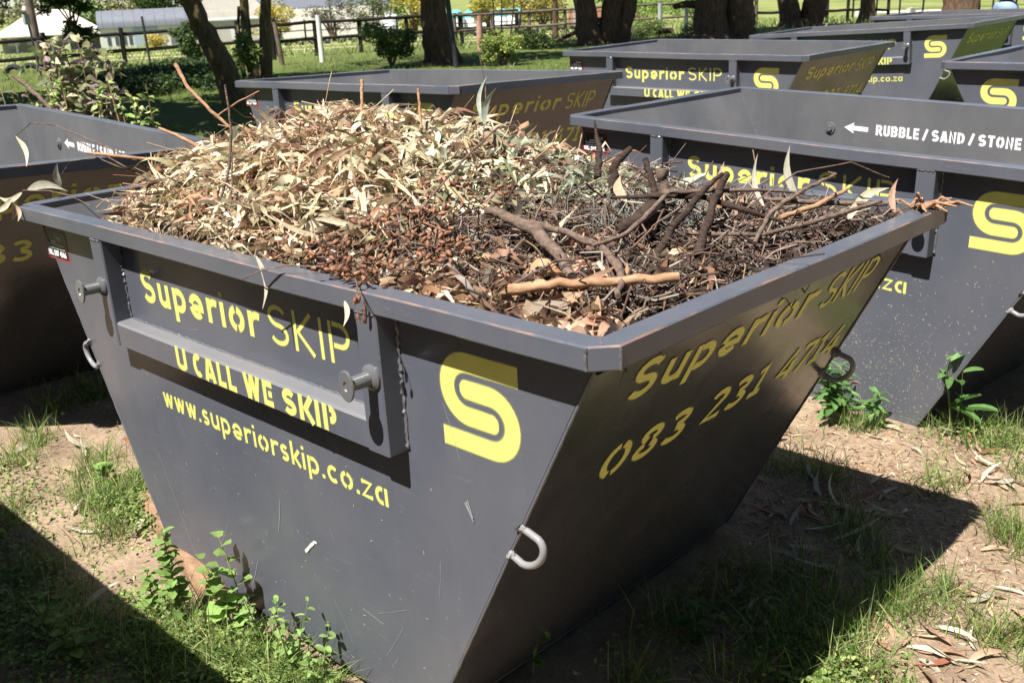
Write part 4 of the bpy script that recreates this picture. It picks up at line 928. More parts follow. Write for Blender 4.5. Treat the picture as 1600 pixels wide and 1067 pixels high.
# fine litter: straw and leaf crumbs
lp = []
while len(lp) < 11000:
    x, y = random.uniform(-3.4, 3), random.uniform(-1.5, 3.2)
    if random.random() < .6: x, y = random.gauss(1.0, .5), random.gauss(1.25, .6)
    if not under_skip(x, y): lp.append((x, y, gz(x, y)+.003))
lp = np.array(lp); n = len(lp)
V, F, C = leaves_np(lp, rdir(n, .12), np.tile([0, 0.05, 1.], (n, 1)), RNG.uniform(.012, .07, n), RNG.uniform(.0012, .006, n), RNG.normal(0, .2, n), pal(n, STRAW+TAN+BROWN[:2]), 3, .6)
link('leaf_litter', mesh_np('leaf_litter', V, F, MT['leaf'], C), kind='stuff', label='straw and leaf crumbs scattered on the sand', cat='leaf litter')
lp = []
while len(lp) < 2600:
    x, y = random.uniform(-3.2, 2.4), random.uniform(-1.4, 2.8)
    if not under_skip(x, y): lp.append((x, y))
mb = MB()
for x, y in lp:
    r = random.uniform(.002, .006); z = gz(x, y); v = [(x+r*random.uniform(.6, 1.2)*a, y+r*random.uniform(.6, 1.2)*b, z+r*c) for a, b, c in ((1,0,0),(0,1,0),(-1,0,0),(0,-1,0),(.1,.1,.8))]
    mb.add(v, [(0,1,4),(1,2,4),(2,3,4),(3,0,4)])
link('soil_crumbs', mb.mesh('soil_crumbs', simple_mat('soil_crumb', (.24, .17, .12), .95, .1, .4, 30), False), kind='stuff', label='small crumbs of soil and gravel on the sand', cat='soil')
SP = [(.96,1.17),(.85,1.08),(1.01,1.28),(1.16,1.68),(1.33,1.68),(1.14,.81),(.84,.35),(1.59,.48),(1.45,.56),(1.53,.46),(1.54,.9),(1.66,.78),(.84,.92),(1.01,.7),(.94,.41)]
for k in range(215):
    if k < 75: c_ = SP[k % 15]; x, y = c_[0]+random.gauss(0, .05), c_[1]+random.gauss(0, .05)
    elif k < 175: x, y = random.uniform(.45, 2.1), random.uniform(0, 2.3)
    else: x, y = random.uniform(-2.8, 0), random.uniform(-1.3, 0)
    if under_skip(x, y, .08): continue
    kind = random.choice(['pale', 'tan', 'tan', 'grey', 'brown', 'grey', 'grey', 'tan', 'red'] if k > 10 else ['grey', 'pale', 'tan'])
    one_leaf(kind, (x, y, gz(x, y)+.012), (random.uniform(-.5, .5), random.uniform(-.25, .1), random.uniform(0, 6.28)), random.uniform(.6, 1.25),
             'fallen %s eucalyptus leaf lying on the sandy ground' % {'pale': 'pale straw', 'tan': 'orange tan', 'brown': 'dark brown', 'grey': 'dull grey', 'red': 'red brown'}[kind], 'fallen %s leaves on the ground' % kind)
# leafy litter branch lying at the right edge
stick('thin bare twig arching over the leaves by the foot of the skip behind', [(.42, 1.95, .03), (.52, 1.98, .14), (.68, 2.0, .12), (.80, 2.02, .02)], (.002, .0018, .0015), 'stickpale', .05, 5, 'twig', cat='twig')
stick('thin straw stalk lying across the sand right of centre', [(.72, 1.42, .012), (.9, 1.47, .02), (1.1, 1.52, .012)], (.002, .0016), 'stickpale', .05, 5, 'twig', cat='twig')

# ---- weeds as single plants
def broad_leaf(L, Wd, lobes, col):
    V = [(0, 0, 0)]; n_ = 14; F = []
    for i in range(n_+1):
        t = i/n_; a = -PI+2*PI*t; r = .5*(1+lobes*math.cos(a*5))
        x = L*.5+L*.5*math.cos(a)*(.9+.1*r); y = Wd*.5*math.sin(a)*(1+lobes*math.cos(5*a)); V.append((x, y, .12*L*abs(math.sin(a))-.15*x*x/L))
    V[0] = (L*.45, 0, -.02*L)
    for i in range(1, n_+1): F.append((0, i, i+1))
    return mesh_np('leaf', V, F, MT['green'], np.tile(col, (len(V), 1)), smooth=True)
BL = {k: [broad_leaf(1, wd, lb, (c[0]*f, c[1]*f, c[2]*f)) for f in (.8, 1, 1.25)] for k, (wd, lb, c) in dict(nettle=(.55, .12, (.19,.30,.08)), mallow=(.95, .24, (.23,.35,.10)), oval=(.5, 0, (.22,.33,.10)), slim=(.3, 0, (.12,.24,.07)), dark=(.38, 0, (.07,.15,.05))).items()}
def weed(label, x, y, h, kind, nl, ll, lean=(0, 0), stems=1, y0=None):
    h *= 1.35
    root = link('weed', None, None, label, 'weed', loc=(x, y, gz(x, y)))
    for s_ in range(stems):
        a = random.uniform(0, 6.28); sp = .0 if stems == 1 else .25*h
        top = Vector((lean[0]+math.cos(a)*sp, lean[1]+math.sin(a)*sp, h*random.uniform(.7, 1) if s_ else h)); mid = top*.5+Vector((random.gauss(0, .01), random.gauss(0, .01), 0))
        mb = MB(); mb.tube([(0, 0, -.01), mid, top], [.0028, .002, .001], 5); link('stem', mb.mesh('stem', MT['stemg']), root)
        m_ = nl//stems
        for i in range(m_):
            t = .15+.85*(i+1)/m_; p = (mid*(2*t) if t < .5 else mid.lerp(top, 2*t-1)); az = i*2.4+random.uniform(-.4, .4)
            o = link('leaf', random.choice(BL[kind]), root); o.location = p; s2 = 1.3*ll*(1.15-.6*t)*random.uniform(.8, 1.15); o.scale = (s2,)*3
            o.rotation_euler = Euler((random.uniform(-.3, .3), random.uniform(-.7, .15), az))
MT['stemg'] = simple_mat('green_stem', (.16, .22, .07), .6)
weed('bright green nettle in front of the round pole', -.30, -.90, .24, 'nettle', 46, .048)
weed('young nettle shoot just left of the tall nettle', -.40, -.93, .13, 'nettle', 26, .042)
weed('tall mallow with rounded lobed leaves against the front of the heaped skip', -.10, -.79, .21, 'mallow', 30, .052, (-.05, -.0), stems=3)
weed('leafy weed growing right of the mallow against the front', .04, -.79, .17, 'oval', 34, .034, stems=3)
weed('oval leaved weed sprig close to the front of the heaped skip', .17, -.79, .19, 'oval', 30, .036, (.02, 0), stems=3)
weed('small round leaved weed by the bottom edge of the photo', .30, -.78, .15, 'oval', 22, .032, stems=2)
weed('lush green weed standing by the foot of the empty skip behind',   .54, 1.80, .19, 'slim', 60, .085, stems=3)
weed('smaller green weed next to the lush one at the skip foot', .66, 1.86, .12, 'slim', 22, .07, stems=2)
weed('dark green rosette weed alone in the shade', .98, .10, .11, 'dark', 14, .065)
weed('shaded straggly weed at the foot of the near corner', .72, -.34, .15, 'nettle', 22, .04, stems=3)
weed('low light green creeping weed on the sand at far left', -2.4, -.22, .07, 'oval', 16, .035, stems=3)
weed('blue green broad weed among the grass on the left', -1.45, -.62, .08, 'nettle', 16, .055, stems=2)
weed('wide leaved grass plant by the foot of the empty skip behind', .97, 2.0, .26, 'slim', 16, .13, stems=4)
for k, (x, y) in enumerate(((-.55, -1.18), (-.85, -1.3), (-.35, -1.2), (-1.3, -1.15))):
    weed('shaded dark green nettle, %s' % ('nearest the bottom edge', 'in the middle of the left foreground shade', 'closest to the sunlit sand', 'farthest left in the foreground shade')[k], x, y, .12, 'nettle', 18, .05, stems=2)

# ------------------------------------------------------------------ background
def ray(px, py):
    d = fwd + r2*((px-800)/1581.5) + u2*((533.5-py)/1581.5); return d
def at(px, py, dist):
    """point at a given level distance from the viewpoint"""
    d = ray(px, py); return CAM + d*(dist/math.hypot(d.x, d.y))
def floor_at(px, dist):
    p = at(px, 60, dist); return Vector((p.x, p.y, gz(p.x, p.y)))
# middle-distance grass
gp = []
while len(gp) < 30000:
    d_ = 5+random.random()**.7*33; p = at(random.uniform(-250, 1700), 60, d_); k = mnoise.noise((p.x*.5, p.y*.5, 2))
    if k < -.15 or under_skip(p.x, p.y): continue
    if d_ < 9 and p.x > -4.6: continue
    gp.append((p.x, p.y, gz(p.x, p.y), random.uniform(.05, .13)*(1+.02*d_)))
gp = np.array(gp); n = len(gp)
V, F, C = blades(gp[:, :3], gp[:, 3], RNG.uniform(.008, .02, n), RNG.uniform(.2, 1.0, n), pal(n, [(.09,.14,.03), (.14,.19,.045), (.06,.10,.02), (.20,.23,.08), (.34,.30,.16)], [4, 4, 3, 2.5, 1]), 2)
link('lawn_grass', mesh_np('lawn_grass', V, F, MT['green'], C), kind='stuff', label='sunlit and shaded grass between the skips and the paddock fence', cat='grass')
gp = []
while len(gp) < 16000:
    d_ = 34+random.random()*70; p = at(random.uniform(-150, 1700), 60, d_)
    gp.append((p.x, p.y, gz(p.x, p.y), random.uniform(.15, .45)))
gp = np.array(gp); n = len(gp)
V, F, C = blades(gp[:, :3], gp[:, 3], RNG.uniform(.03, .07, n), RNG.uniform(.2, .8, n), pal(n, [(.22,.30,.08), (.32,.36,.13), (.42,.42,.20), (.16,.24,.06)]), 2)
link('paddock_grass', mesh_np('paddock_grass', V, F, MT['green'], C), kind='stuff', label='long pale grass in the paddock beyond the fence', cat='grass')

def foliage(cents, rad, n, size, cols, wts=None, hang=0.0, asp=.35, mat='far', flat=.8):
    cents = np.array(cents); rad = np.array(rad)
    i = RNG.integers(0, len(cents), n); u = rdir(n, .7); u /= np.linalg.norm(u, axis=1, keepdims=True)
    r = RNG.uniform(.35, 1, n)**.6; P = cents[i]+u*(rad[i]*r)[:, None]*np.array([1, 1, flat])
    D = rdir(n, .5); D[:, 2] -= hang*2.5; D /= np.linalg.norm(D, axis=1, keepdims=True)
    Nn = rdir(n, .8); Ln = RNG.uniform(.7, 1.3, n)*size
    return leaves_np(P, D, Nn, Ln, Ln*asp, RNG.normal(0, .25, n), pal(n, cols, wts, .22), 2, .3)
def tree(name, label, base, trunk, r, crown, cols, n, size, bark='bark', hang=0, asp=.35, cat='tree', wts=None, limbs=5, group=None, extra=(), n2=8, rough=.07, flat=.8, canopy=None, ncan=2600):
    """trunk: list of offsets from base; crown: (centre offset, radius, number of clumps)"""
    base = Vector(base); root = link(name, None, None, label, cat, group, loc=base); z0 = 0
    T = [Vector(p) for p in trunk]
    def smooth(P, m=4):
        out = []
        for i in range(len(P)-1):
            for k in range(m): out.append(P[i].lerp(P[i+1], k/m)+Vector((random.gauss(0, r*.06), random.gauss(0, r*.06), 0)))
        return out+[P[-1]]
    TT = smooth(T); rr = [max(r*.25, r*(1-.55*i/(len(TT)-1)))*(1.25 if i == 0 else 1) for i in range(len(TT))]
    mb = MB(); mb.tube([TT[0]-Vector((0, 0, .3))]+TT, [rr[0]*1.25]+rr, n2*2, rough=rough); link('trunk', mb.mesh('trunk', MT[bark], angle=80), root)
    for e, re in extra:
        mb = MB(); E_ = smooth([Vector(p) for p in e]); mb.tube(E_, [re*(1-.5*i/len(E_)) for i in range(len(E_))], n2*2, rough=rough); link('trunk', mb.mesh('trunk', MT[bark], angle=80), root)
    cs, rs = [], []
    for (c_, R_, m) in crown:
        for _ in range(m):
            v = Vector((random.gauss(0, 1), random.gauss(0, 1), random.gauss(0, .7))).normalized()*R_*random.uniform(.25, 1)
            cs.append(Vector(c_)+v); rs.append(R_*random.uniform(.28, .5))
    for k in range(min(limbs, len(cs))):
        mb = MB(); s0 = TT[int(len(TT)*random.uniform(.5, .95))]; e = cs[k]; m_ = s0.lerp(e, .5)+Vector((0, 0, R_*.15))
        mb.tube([s0, m_, e], [r*.38, r*.25, r*.08], 7); link('limb', mb.mesh('limb', MT[bark]), root)
    V, F, C = foliage(cs, rs, n, size, cols, wts, hang, asp, flat=flat)
    link('crown', mesh_np('crown', V, F, MT['far'], C), root, kind='stuff')
    if canopy:
        cs = []; rs = []
        for (c_, R_, m) in canopy:
            for _ in range(m):
                v = Vector((random.gauss(0, 1), random.gauss(0, 1), random.gauss(0, .5))).normalized()*R_*random.uniform(.2, 1); cs.append(Vector(c_)+v); rs.append(R_*.36)
        V, F, C = foliage(cs, rs, ncan, .42, cols, None, hang, .5); link('added_shade_canopy', mesh_np('added_shade_canopy', V, F, MT['far'], C), root, kind='stuff')  # extra foliage added out of view to shade the ground below
    return root
DK = [(.04,.075,.02), (.065,.11,.03), (.10,.15,.045)]; MD = [(.09,.15,.04), (.14,.21,.06), (.2,.26,.09)]; OL = [(.14,.16,.06), (.2,.21,.09), (.28,.26,.12)]; YL = [(.55,.42,.06), (.45,.38,.08), (.25,.26,.08), (.16,.2,.06)]
left = Vector((-.705, -.709, 0)); rightv = -left
def sc_(v, a=0.0, z=0.0): return rightv*v + Vector((-.709, .705, 0))*a + Vector((0, 0, z))
# leaning willow-like tree on the left
tree('willow_tree', 'leaning willow like tree with a crooked mossy trunk behind the far row of skips', (-14.78, 8.02, 0), [sc_(.08), sc_(-.10, 0, .7), sc_(-.32, 0, 1.3), sc_(-.56, 0, 1.9), sc_(-.82, 0, 2.8), sc_(-1.1, .3, 4)], .24,
     [(sc_(-1.0, 0, 3.2), .8, 7), (sc_(.9, 0, 2.5), .8, 10), (sc_(0, 0, 4.4), 2.0, 16)], MD+[(.24,.34,.10)], 8200, .13, 'barkg', hang=.8, asp=.16, limbs=9, canopy=[((-.5, -1.6, 5.6), 2.6, 14), ((1.5, -4.2, 6.2), 2.6, 12), ((-1.5, -5.5, 6.0), 2.6, 12), ((3.4, -6.5, 6.4), 2.4, 12), ((-4, -5.5, 6.4), 2.6, 12)], ncan=7500)  # canopy clumps added overhead, out of view, to shade the lawn
tree('willow_tree', 'two slim mossy stems with drooping light green leaves right of the leaning trunk', (-19.67, 11.59, 0), [sc_(0), sc_(-.1, 0, 1.0), sc_(-.05, 0, 2.0), sc_(.05, 0, 3.8)], .15,
     [(sc_(.3, 0, 2.6), .9, 14), (sc_(0, 0, 4.6), 2.0, 14)], [(.20,.30,.08), (.30,.40,.12), (.14,.22,.06)], 7000, .15, 'barkg', hang=1.0, asp=.14, limbs=8, extra=[([sc_(.25), sc_(.35, 0, 1.0), sc_(.5, 0, 2.1), sc_(.5, 0, 4)], .17), ([sc_(-.25), sc_(-.32, 0, .9), sc_(-.2, 0, 1.7)], .06)])
# eucalypts with high crowns
tree('gum_tree', 'tall gum tree with a thick red brown trunk behind the skip nearest the leaf heap', (-18.46, 16.59, 0), [sc_(0), sc_(-.12, 0, .8), sc_(-.2, 0, 1.9), sc_(-.3, 0, 4), sc_(-.2, 0, 8)], .42, [((0, -3.2, 7.5), 2.8, 16)], MD, 4200, .36, limbs=6, extra=[([sc_(.3, .1, 0), sc_(.22, 0, .3), sc_(.0, 0, .9)], .26)])
tree('gum_tree', 'dark gum tree splitting into three trunks left of the second far skip', (-19.0, 23.9, 0), [sc_(-.35), sc_(-.5, 0, 1.0), sc_(-.8, 0, 2.5), sc_(-1.4, 0, 6)], .42, [((0, -3.4, 7), 3.2, 18)], DK+MD, 5600, .38, limbs=6,
     extra=[([sc_(.15, .1), sc_(.30, 0, .8), sc_(.55, 0, 2.2), sc_(.8, 0, 6)], .40), ([sc_(.55, .1), sc_(.8, 0, 1.0), sc_(1.1, 0, 2.2), sc_(1.7, 0, 6)], .30)])
tree('gum_tree', 'massive double trunked gum tree behind the second far skip', (-16.39, 26.8, 0), [sc_(-.35), sc_(-.42, 0, 1.0), sc_(-.45, 0, 3), sc_(-.6, 0, 8)], .62, [((0, -3.6, 7.5), 3.4, 18)], MD, 5600, .38, limbs=6,
     extra=[([sc_(.55, .1), sc_(.5, 0, 1.0), sc_(.6, 0, 3), sc_(1.0, 0, 7)], .52), ([sc_(-.5, .2, 1.02), sc_(-1.1, .2, 1.10), sc_(-1.55, .2, 1.04)], .15)])
tree('gum_tree', 'forked dark gum tree right of the massive double trunk', (-17.27, 33.22, 0), [sc_(-.3), sc_(-.5, 0, 1.0), sc_(-.8, 0, 2.5), sc_(-1.2, 0, 7)], .42, [((0, -3.6, 7.5), 3.2, 16)], MD, 4800, .4, limbs=5, extra=[([sc_(.35, .1), sc_(.55, 0, 1.0), sc_(.9, 0, 2.6), sc_(1.3, 0, 7)], .48)])
tree('gum_tree', 'straight slim gum trunk beside the broken fence', (-16.51, 37.0, 0), [sc_(0), sc_(.0, 0, 1.5), sc_(.1, 0, 4), sc_(.3, 0, 8)], .30, [(sc_(0, 0, 9), 2.2, 10)], MD, 1600, .4, limbs=4)
tree('gum_tree', 'thick gum trunk showing between the farthest skip and the person', tuple(floor_at(1497, 38)), [sc_(0), sc_(-.1, 0, 1.5), sc_(-.1, 0, 4), sc_(.3, 0, 8)], .62, [(sc_(0, 0, 10), 2.6, 12)], MD, 2000, .4, limbs=4)
tree('gum_tree', 'dark trunk rising behind the paddock fence near the far bushes', tuple(floor_at(868, 39)), [sc_(0), sc_(.02, 0, 1.2), sc_(.0, 0, 3.2)], .12, [(sc_(0, 0, 1.7), .3, 4), (sc_(0, 0, 4), 1.4, 8)], DK, 1600, .2, limbs=3, hang=.8, asp=.2)
# far trees behind the buildings
specs = [(-30,172,13,DK,5.0,'dark conifer like tree at the far left edge'), (105,176,9,MD,4.2,'light green tree rising behind the white pavilion'), (60,200,8,OL,4.5,'pale olive tree left of the gap in the sky'), (150,168,7,MD,2.6,'round green treetop above the pavilion ridge'),
         (210,182,9,OL,5.0,'olive tree behind the left half of the long grey roof'), (262,178,10,DK,4.6,'dark tree behind the middle of the long grey roof'), (330,176,9,OL,5,'dull green tree behind the leaning willow'), (400,172,8,YL,4,'yellow flowering tree between the slim stems'),
         (455,180,9,OL,5,'grey olive tree left of the pale greenhouse'), (600,205,9,MD,6,'green tree above the grey greenhouse roof'), (820,190,9,YL,6,'yellow flowering tree above the turquoise topped tanks'), (950,200,10,MD,7,'broad green tree seen between the dark trunks'), (1100,200,10,MD,7,'far green tree behind the white post'), (-120,170,12,DK,5,'dark tree beyond the left edge')]
for px, d_, hh, cols, R_, lab in specs:
    b = floor_at(px, d_); tree('far_tree', lab, tuple(b), [Vector((0, 0, 0)), Vector((.2, 0, hh*.3)), Vector((0, .2, hh*.6))], .35, [(Vector((0, 0, hh*.60)), R_, 20), (Vector((0, 0, hh*.28)), R_*.8, 8)], cols, 3600, .62, limbs=4, asp=.6, group='far trees behind the buildings')
# wattle and other bushes
def bush(lab, px, d_, h, R_, cols, n, size, base=None, asp=.4, hang=0, wts=None, name='bush', dz=0):
    b = Vector(base) if base else floor_at(px, d_); root = link(name, None, None, lab, 'bush', loc=b)
    cs = []; rs = []
    for k in range(14):
        a = random.uniform(0, 6.28); q = Vector((math.cos(a)*R_*random.uniform(.1, .8), math.sin(a)*R_*random.uniform(.1, .8), random.uniform(.2, .95)*h)); cs.append(q); rs.append(R_*.38)
        if k < 7:
            mb = MB(); mb.tube([(0, 0, 0), q*.5+Vector((0, 0, h*.1)), q*1.05], [.02*h+.006, .012*h+.004, .003], 6); link('stem', mb.mesh('stem', MT['stick']), root)
    V, F, C = foliage(cs, rs, n, size, cols, wts, hang, asp); V[:, 2] = np.maximum(V[:, 2], .01); link('foliage', mesh_np('foliage', V, F, MT['far'], C), root, kind='stuff')
    return root
bush('dense dark green bush with a leafy climber on the fence', 0, 0, 1.15, .75, DK+MD, 5200, .085, base=(-18.9, 15.2, 0), asp=.5)
bush('twiggy sunlit yellow green shrub right of the red brown gum trunk', 0, 0, .85, .6, [(.3,.36,.09), (.4,.44,.14), (.2,.28,.07)], 3800, .07, base=(-16.17, 16.54, 0), asp=.5)
mb = MB(); rs_ = link('bare_sapling', None, None, 'bare dark twigs rising out of the sunlit shrub', 'sapling', loc=(-16.1, 16.6, 0))
for a, b in ((-.5, 2.4), (-.15, 2.6), (.35, 2.5), (.7, 1.6)):
    mb = MB(); mb.tube([sc_(a*.1, 0, .2), sc_(a*.5, 0, .9), sc_(a*.6+.05, 0, 1.5), sc_(a, 0, b)], [.028, .022, .016, .008], 6, rough=.1); link('branch', mb.mesh('branch', MT['stickdark']), rs_)
bush('dark leafy bush against the fence left of the leaning trunk', 292, 33, 1.25, .55, DK, 2600, .11)
bush('thin bright green bush between the leaning trunk and the slim stems', 385, 25, 1.2, .4, MD, 1500, .1)
bush('small yellow flowering bush in front of the long white building', 240, 62, .8, .9, YL, 1200, .14, wts=[4, 2, 1, 1])
bush('yellow flowering wattle over the fence left of the gum trunk', 652, 60, 3.2, 1.3, YL, 2600, .17, wts=[3, 2, 2, 2])
bush('yellow wattle bush above the turquoise tank tops', 765, 90, 3.8, 2.2, YL, 3000, .26, wts=[3, 2, 2, 2])
bush('wide olive bush right of the turquoise tank tops', 850, 95, 4.2, 3.4, OL+YL[:2], 4000, .28)
bush('low weedy bush at the fence foot right of the sunlit shrub', 840, 33, .45, .9, MD+[(.3,.34,.12)], 2200, .09)
bush('low green bush around the brown stump', 1010, 38, .5, .8, MD, 1600, .09)
bush('low green bush by the white post', 1090, 36, .5, .8, MD+[(.3,.34,.12)], 1600, .09)
bush('bright green bush seen between the dark trunks', 1000, 75, 3.6, 3.2, [(.2,.32,.06), (.28,.38,.1)], 3600, .22)
bush('green hedge clump behind the bench like limb', 1085, 82, 3.4, 3.4, [(.24,.34,.08), (.14,.22,.06)], 3000, .24)
bush('yellow flowering bush behind the slim mossy stems', 435, 96, 4.6, 2.2, YL, 3000, .26, wts=[4, 2, 2, 1])
bush('purple grey twiggy bush in front of the greenhouse', 520, 88, 4.6, 2.0, [(.12,.10,.09), (.18,.16,.12), (.14,.15,.08)], 2600, .2)
bush('dark green bush under the greenhouse roof edge', 585, 92, 4.6, 2.2, DK+OL, 2600, .24)
# hedge at the fence foot, left; leaf colours darkened to stand in for shade
hs = link('shade_hedge', None, None, 'long low hedge of weeds along the left fence, leaf colour darkened as shade', 'hedge', loc=(-24, 11, 0))
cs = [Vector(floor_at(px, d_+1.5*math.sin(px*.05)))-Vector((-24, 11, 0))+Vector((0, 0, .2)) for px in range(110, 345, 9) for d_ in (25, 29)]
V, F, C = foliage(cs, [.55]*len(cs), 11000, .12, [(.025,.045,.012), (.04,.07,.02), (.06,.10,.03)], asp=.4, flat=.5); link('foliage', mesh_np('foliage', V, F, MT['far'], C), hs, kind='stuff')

# ---- shrub with large purple green leaves behind the left skip
def leafy_shrub(label, base, stems_, cols, nper, ll, wd, cat='shrub'):
    root = link('shrub', None, None, label, cat, loc=base); P = []; D = []
    for s_ in stems_:
        pts = [Vector(p) for p in s_]; mb = MB(); mb.tube(pts, [.012, .008, .003] if len(pts) == 3 else .006, 6); link('stem', mb.mesh('stem', MT['stemb']), root)
        for k in range(nper):
            t = random.uniform(.25, 1)*(len(pts)-1); i = min(int(t), len(pts)-2); P.append(pts[i].lerp(pts[i+1], t-i)); a = random.uniform(0, 6.28); D.append((math.cos(a), math.sin(a), random.uniform(-.7, .5)))
    P, D = np.array(P), np.array(D); n = len(P); Nn = np.stack([RNG.normal(0, .5, n), RNG.normal(-.3, .5, n), np.ones(n)], 1); Ln = RNG.uniform(.6, 1.25, n)*ll
    V, F, C = leaves_np(P, D, Nn, Ln, Ln*wd, RNG.uniform(-.1, .5, n), pal(n, cols, None, .2), 5, .3)
    link('foliage', mesh_np('foliage', V, F, MT['green'], C), root, kind='stuff'); return root
MT['stemb'] = simple_mat('woody_stem', (.25, .17, .1), .8)
PU = [(.20,.22,.10), (.28,.20,.20), (.34,.36,.20), (.16,.19,.08), (.30,.24,.24), (.46,.44,.30)]
def up(px, py0, py1, d0, j=.1):
    a = floor_at(px, d0); b = at(px, py1, d0); return a, b
def shrub_from(label, stems_px, d_, cols, nper, ll, wd):
    base = floor_at(stems_px[0][0], d_); st = []
    for (px0, px1, py1) in stems_px:
        b = floor_at(px0, d_+random.uniform(-.25, .25))-base; t_ = at(px1, py1, d_+random.uniform(-.3, .3))-base; st.append([tuple(b), tuple(b.lerp(t_, .5)+Vector((random.gauss(0, .05), random.gauss(0, .05), 0))), tuple(t_)])
    return leafy_shrub(label, base, st, cols, nper*3, ll, wd)
shrub_from('tall shrub with dusty purple and green leaves behind the left skip', [(120, 70, 62), (115, 95, 55), (125, 120, 58), (120, 140, 66), (125, 165, 85), (110, 80, 85), (120, 100, 100), (130, 130, 95), (100, 100, 120), (135, 150, 120), (90, 66, 75), (140, 175, 100), (120, 120, 140), (100, 85, 140), (140, 150, 150)], 9.2, PU, 26, .115, .5)
shrub_from('low purple tinged shrub at the far left edge behind the left skip', [(5, -10, 120), (15, 15, 128), (35, 40, 140), (0, 0, 135), (60, 60, 150)], 9.0, PU[:3]+[(.3,.42,.1)], 14, .1, .42)
shrub_from('light green leafy shoots in front of the purple shrub', [(165, 168, 125), (185, 186, 150), (150, 150, 140), (95, 92, 112), (75, 64, 118)], 8.8, [(.34,.46,.14), (.26,.38,.10), (.5,.56,.26)], 18, .08, .42)
shrub_from('light green leafy shoot standing alone right of the purple shrub', [(205, 228, 132), (200, 205, 148), (215, 215, 160)], 8.3, [(.34,.46,.14), (.26,.38,.10), (.5,.56,.26)], 20, .08, .42)
stick('pale fallen branch leaning behind the left skip', [at(20, 118, 8.9), at(45, 138, 8.8), at(62, 152, 8.7), at(80, 172, 8.6)], (.014, .018, .016), 'stick')
# small dark tree in front of the pavilion
b = floor_at(108, 24)
tree('small_tree', 'small dark leafy tree in front of the white pavilion', tuple(b), [sc_(.3), sc_(.25, 0, .9), sc_(.1, 0, 1.6)], .06, [(sc_(.0, 0, 1.95), .48, 10), (sc_(.35, 0, 1.35), .42, 9), (sc_(-.25, 0, 2.3), .45, 6)], DK+[(.08,.16,.03)], 3000, .085, limbs=8, asp=.5, n2=4)

# ---- fences
def post_rail(label, pts, zs, heights, r=.055, rr=.045, mat='fence', skip=(), rails=True, group=None):
    root = link('paddock_fence', None, None, label, 'fence', group, loc=pts[0]); o0 = Vector(pts[0])
    Q = [Vector(p) for p in pts]
    for i, p in enumerate(Q):
        if i in skip: continue
        h = heights[i % len(heights)]; mb = MB(); lx = random.gauss(0, .015)
        mb.tube([p-o0-Vector((0, 0, .2)), p-o0+Vector((lx*.5, 0, h*.5)), p-o0+Vector((lx, 0, h))], [r*1.05, r, r*.95], 9, rough=.06); link('post', mb.mesh('post', MT[mat]), root)
    for i in range(len(Q)-1):
        for z in zs:
            a, b = Q[i]-o0, Q[i+1]-o0; mb = MB(); d = Vector((0, -r-rr*.6, 0))
            mb.tube([a+Vector((0, 0, z+random.gauss(0, .02)))+d, (a+b)/2+Vector((0, 0, z-.015))+d, b+Vector((0, 0, z+random.gauss(0, .02)))+d], [rr, rr*.9, rr*.95], 8, rough=.08); link('rail', mb.mesh('rail', MT[mat]), root)
def G_(px, d_): return floor_at(px, d_)
post_rail('black timber post and rail fence on the left in front of the white buildings', [G_(-170, 32), G_(-55, 32.4), G_(68, 33), G_(190, 34), G_(293, 35), G_(372, 35.6), G_(430, 36)], (.52, 1.02), (1.2, 1.16, 1.2), .07, .055)
post_rail('dark timber fence behind the slim stems and the climber', [G_(425, 34), G_(493, 35.0), G_(563, 35.5), G_(637, 36), G_(722, 37), G_(808, 38)], (.55, 1.05), (1.1, 1.1, 1.1), .07, .055)
post_rail('weathered timber fence running right behind the sunlit shrub', [G_(712, 36.5), G_(770, 37.5), G_(828, 38), G_(884, 38.5), G_(945, 39.5), G_(1030, 41), G_(1100, 42), G_(1180, 43.5)], (.50, 1.0), (1.1, 1.05, 1.1), .06, .05, 'fence2')
post_rail('dark timber fence on the right before the open field', [G_(1180, 44), G_(1232, 46), G_(1290, 47), G_(1322, 48), G_(1350, 49), G_(1385, 50)], (.5, 1.15), (1.45, 1.35, 1.4), .07, .06)
post_rail('far thin paddock fence beyond the tyre ring', [G_(430+i*48, 70+i*1.5) for i in range(13)], (.7, 1.2), (1.4,), .06, .035)
post_rail('thin wire fence with slim posts behind the farthest skips', [G_(1330+i*36, 56+i) for i in range(9)], (.5, .95, 1.4), (1.6,), .05, .012)
def post(label, px, d_, h, r, mat, lean=0, cat='post', name='fence_post'):
    b = floor_at(px, d_); mb = MB(); mb.tube([(0, 0, -.2), (rightv*lean*h*.5+Vector((0, 0, h*.5))), (rightv*lean*h+Vector((0, 0, h)))], [r*1.05, r, r], 12, rough=.03)
    o = link(name, mb.mesh(name, MT[mat]), None, label, cat, loc=b); return o
MT['wpost'] = simple_mat('whitewashed_pole', (.62, .60, .56), .8, .2, .15); MT['pink'] = simple_mat('raw_pine_pole', (.38, .22, .16), .8, .2, .2)
MT['gsteel'] = simple_mat('galvanised_steel', (.28, .3, .31), .45, .5, .2); MT['dsteel'] = simple_mat('dark_steel', (.03, .032, .035), .5, .4)
post('white pole standing alone right of the slim stems', 500, 31.3, 1.32, .075, 'wpost')
post('short white post by the thick limb', 1072, 37.6, .98, .07, 'wpost')
post('grey steel post left of the short white post', 1031, 40, 1.05, .08, 'gsteel')
post('raw pinkish pine post right of the red brown gum trunk', 750, 33, 1.05, .10, 'pink')
post('slim grey pole right in front of the red brown gum trunk', 711, 26.4, 1.75, .065, 'dsteel', -.08)
post('leaning pale post at the end of the left fence', 437, 31, 1.2, .07, 'fence2', -.08)
post('thin steel post in the left fence above the hedge', 229, 33, 1.5, .035, 'dsteel', -.03)
